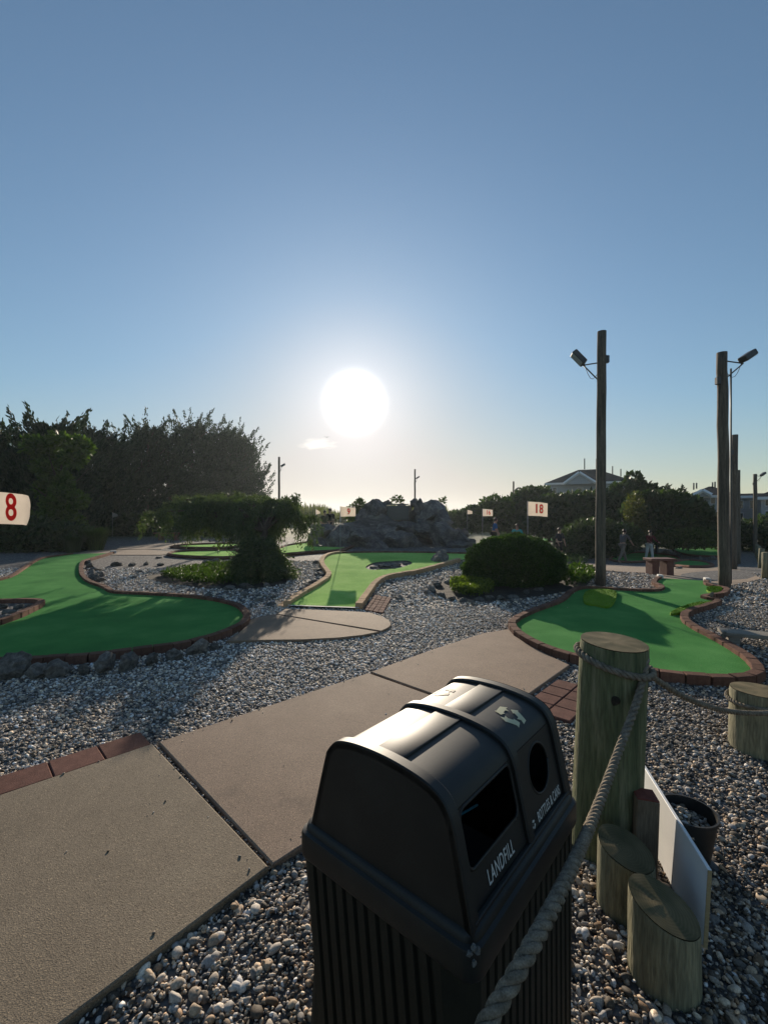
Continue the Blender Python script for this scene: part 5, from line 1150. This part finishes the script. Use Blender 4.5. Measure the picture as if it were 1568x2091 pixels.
person(1325, ground_Y(1325, 1146), 1.62, .2, 'person in maroon top and white trousers holding a club', 'maroon_cloth', 'white_cloth', 'hair', .14, .10, arms=((.45, .6), (.5, .7)), long_sleeve=True)
person(1008, 22.0, 1.68, 1.2, 'person in a blue shirt half hidden left behind the round bush', 'blue_cloth', 'black_cloth', 'hair', .1, .15)
person(1056, 22.5, 1.78, -.5, 'person in a turquoise shirt half hidden behind the round bush', 'cyan_cloth', 'black_cloth', 'hair', .1, .1)
person(663, 21.5, 1.55, .6, 'left of two people whose heads show above the rock mound', 'olive_cloth', 'black_cloth', 'hair')
person(674, 22.5, 1.66, -.3, 'right of two people whose heads show above the rock mound', 'black_cloth', 'navy_cloth', 'hair')
# the club
xg, yg = (1331 - CX) / F * ground_Y(1325, 1146), ground_Y(1325, 1146) - .45; t = thing('putter', 'thin golf putter held by the person in maroon', 'golf club', (xg, yg, float(tz(xg, yg))))
obj('shaft', tubes_me('shaft', [([(.02, 0, .02), (.0, .05, .88)], .010)], M['metal'], 6), parent=t); o = obj('club_head', box_me('club_head', (.12, .03, .03), M['metal'], .005), parent=t); o.location = (.02, 0, .02)
# gull near the sun
bp = V(667, 893, 60); bm = bmesh.new()
for s in (-1, 1):
    vv = [bm.verts.new(p) for p in [(0, -.08, 0), (s * .22, -.05, .10), (s * .52, .06, .02), (s * .24, .07, .09), (0, .10, 0)]]; bm.faces.new(vv)
bmesh.ops.solidify(bm, geom=bm.faces[:], thickness=.02)
t = thing('gull', 'tiny dark bird flying beside the small cloud', 'bird', tuple(bp)); obj('wings', bm_mesh(bm, 'wings', M['rock']), parent=t); obj('body', tubes_me('body', [([(0, -.2, 0), (0, -.08, .0), (0, .08, 0), (0, .24, 0)], [.01, .045, .04, .015])], M['rock'], 8), parent=t)

# ------------------------------------------------------------------ loose gravel
def icos(sub):
    bm = bmesh.new(); bmesh.ops.create_icosphere(bm, subdivisions=sub, radius=1); v = np.array([x.co[:] for x in bm.verts]); f = np.array([[x.index for x in y_.verts] for y_ in bm.faces]); bm.free(); return v, f
def pebbles(X, Y, Z, rad, sub, seed, name, parent=None, smooth_=True):
    r = rs(seed); bv, bf = icos(sub); n = len(X); nv = len(bv)
    var = []
    for k in range(12):
        q_ = rs(200 + k); d = bv.copy()
        for _ in range(5):
            p = unit(q_, 1)[0]; h = q_.uniform(.55, .85); e = d @ p; d = d - np.clip(e - h, 0, None)[:, None] * p
        var.append(d)
    V_ = np.array(var)[r.randint(0, 12, n)]
    V_ = V_ * (np.stack([r.uniform(.85, 1.35, n), r.uniform(.7, 1.0, n), r.uniform(.45, .75, n)], 1) * rad[:, None])[:, None, :]
    az, ti, tj = r.uniform(0, 6.28, n), r.normal(0, .35, n), r.normal(0, .35, n)
    def rot(V_, a, i, j):
        c, s = np.cos(a)[:, None], np.sin(a)[:, None]; A, B = V_[:, :, i] * c - V_[:, :, j] * s, V_[:, :, i] * s + V_[:, :, j] * c; V_[:, :, i], V_[:, :, j] = A, B; return V_
    V_ = rot(V_, ti, 1, 2); V_ = rot(V_, tj, 0, 2); V_ = rot(V_, az, 0, 1)
    V_ += np.stack([X, Y, Z], 1)[:, None, :]
    faces = (bf[None] + (np.arange(n) * nv)[:, None, None]).reshape(-1, 3)
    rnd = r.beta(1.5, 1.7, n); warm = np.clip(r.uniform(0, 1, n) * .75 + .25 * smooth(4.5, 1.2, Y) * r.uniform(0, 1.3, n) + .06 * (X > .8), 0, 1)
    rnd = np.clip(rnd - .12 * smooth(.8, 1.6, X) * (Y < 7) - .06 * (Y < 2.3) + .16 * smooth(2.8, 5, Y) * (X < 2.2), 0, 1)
    me = np_mesh(name, V_.reshape(-1, 3), faces, M['pebble'], smooth_, {'rnd': np.repeat(rnd, nv), 'warm': np.repeat(warm, nv)})
    return obj(name, me, parent=parent)
def scatter(y0, y1, dens, rlo, rhi, sub, seed, label, zlift=.3, xlim=None, pw=2.2):
    r = rs(seed); xm = .95 * y1 + 1.2; area = 2 * xm * (y1 - y0); n = int(area * dens); X = r.uniform(-xm, xm, n); Y = r.uniform(y0, y1, n); ok = np.abs(X) < .92 * Y + (1.1 if sub == 2 or y1 < 5 else .6)
    X, Y = X[ok], Y[ok]; keep = np.ones(len(X), bool)
    for p in EXCL: keep &= ~in_poly(X, Y, p)
    for a, b, c in EXCL_SMALL: keep &= (X - a) ** 2 + (Y - b) ** 2 > c * c
    X, Y = X[keep], Y[keep]; rad = rlo + (rhi - rlo) * r.uniform(0, 1, len(X)) ** pw
    Z = tz(X, Y) + rad * zlift * r.uniform(.2, 1.6, len(X)); return X, Y, Z, rad
def gravel(y0, y1, dens, rlo, rhi, sub, seed, label, **k):
    X, Y, Z, rad = scatter(y0, y1, dens, rlo, rhi, sub, seed, label, **k); o = pebbles(X, Y, Z, rad, sub, seed + 1, 'gravel'); tag(o, label, 'gravel', kind='stuff'); print('gravel', len(X), len(o.data.polygons))
gravel(.75, 2.3, 1500, .008, .024, 2, 300, 'coarse mixed pebbles on the ground nearest the camera', pw=2.8)
gravel(.75, 2.3, 5600, .0045, .011, 1, 305, 'fine grit between the pebbles nearest the camera', zlift=.9, pw=1.6)
gravel(2.3, 4.5, 3300, .006, .019, 1, 310, 'loose grey and white pebbles around the near path', pw=2.4)
gravel(4.5, 7.5, 1700, .008, .022, 1, 320, 'loose pale pebbles between the greens', pw=2.2)
gravel(7.5, 13, 420, .014, .036, 1, 330, 'loose pebbles farther back between the greens', pw=2.0)
# pebbles in the bucket and in the path joints
r = rs(401); n = 260; a = r.uniform(0, 6.28, n); q_ = r.uniform(0, 1, n) ** .5 * .105; heap = .17 + .03 * (1 - q_ / .105) + r.uniform(-.01, .012, n) - .02 * np.cos(a + .8)
po = pebbles(q_ * np.cos(a), q_ * np.sin(a), heap, .008 + .010 * r.uniform(0, 1, n) ** 1.5, 2, 402, 'pebble_fill', bkt); po['kind'] = 'stuff'
jl = []
for (a, b) in ((A1, B1),):
    a, b = np.array(a), np.array(b); n = 260; tt = r.uniform(0, 1, n); pp = a + (b - a) * tt[:, None] + np.array([.011, .006]) + r.normal(0, .003, (n, 2)); jl.append(pp)
pp = np.concatenate(jl); po = pebbles(pp[:, 0], pp[:, 1], np.full(len(pp), .014) + r.uniform(0, .012, len(pp)), r.uniform(.003, .007, len(pp)), 1, 403, 'joint_grit', path); po['kind'] = 'stuff'

# stray pebbles and bits of leaf on the slabs
r = rs(500); px_, py_ = [], []
for s_ in slabs:
    S_ = np.array(s_); per = np.concatenate([S_, S_[:1]]); e_ = resample(per, .03); q_ = e_[r.randint(0, len(e_), 46)] + r.normal(0, .05, (46, 2)); q_ = np.concatenate([q_, np.stack([r.uniform(S_[:, 0].min(), S_[:, 0].max(), 16), r.uniform(S_[:, 1].min(), S_[:, 1].max(), 16)], 1)])
    ok = in_poly(q_[:, 0], q_[:, 1], s_); px_ += list(q_[ok, 0]); py_ += list(q_[ok, 1])
gz_ = [zs] * len(px_)
for pl_ in (bl, carp, c9):
    S_ = np.array(pl_); e_ = resample(S_, .05); q_ = e_[r.randint(0, len(e_), 60)] + r.normal(0, .22, (60, 2)); ok = in_poly(q_[:, 0], q_[:, 1], pl_); px_ += list(q_[ok, 0]); py_ += list(q_[ok, 1]); gz_ += [float(tz(*p)) + .047 for p in q_[ok]]
gz_ = np.array(gz_)
px_, py_ = np.array(px_), np.array(py_); rad = .003 + .006 * r.uniform(0, 1, len(px_)) ** 3
po = pebbles(px_, py_, gz_ + rad * .4, rad, 1, 501, 'stray_pebbles'); tag(po, 'stray pebbles scattered over the concrete path and greens', 'pebbles', kind='stuff')

# ------------------------------------------------------------------ haze volume added to lift distant darks as lens glare does
hm = bpy.data.materials.new('haze'); hm.use_nodes = True; ht = hm.node_tree; ht.nodes.clear()
ho_ = ht.nodes.new('ShaderNodeOutputMaterial'); pv_ = ht.nodes.new('ShaderNodeVolumePrincipled')
pv_.inputs['Color'].default_value = (.80, .92, 1, 1); pv_.inputs['Density'].default_value = .00036; pv_.inputs['Anisotropy'].default_value = .55
ht.links.new(pv_.outputs[0], ho_.inputs['Volume'])
gl_ = max(abs(gx).max(), abs(gy).max()) + 20
o = obj('haze', box_me('haze', (2 * gl_, 2 * gl_, 15.5), hm)); o.location = (0, 0, 15.5 / 2 - 2.2); tag(o, 'thin haze added over the whole course to mimic lens glare', 'haze', kind='stuff')
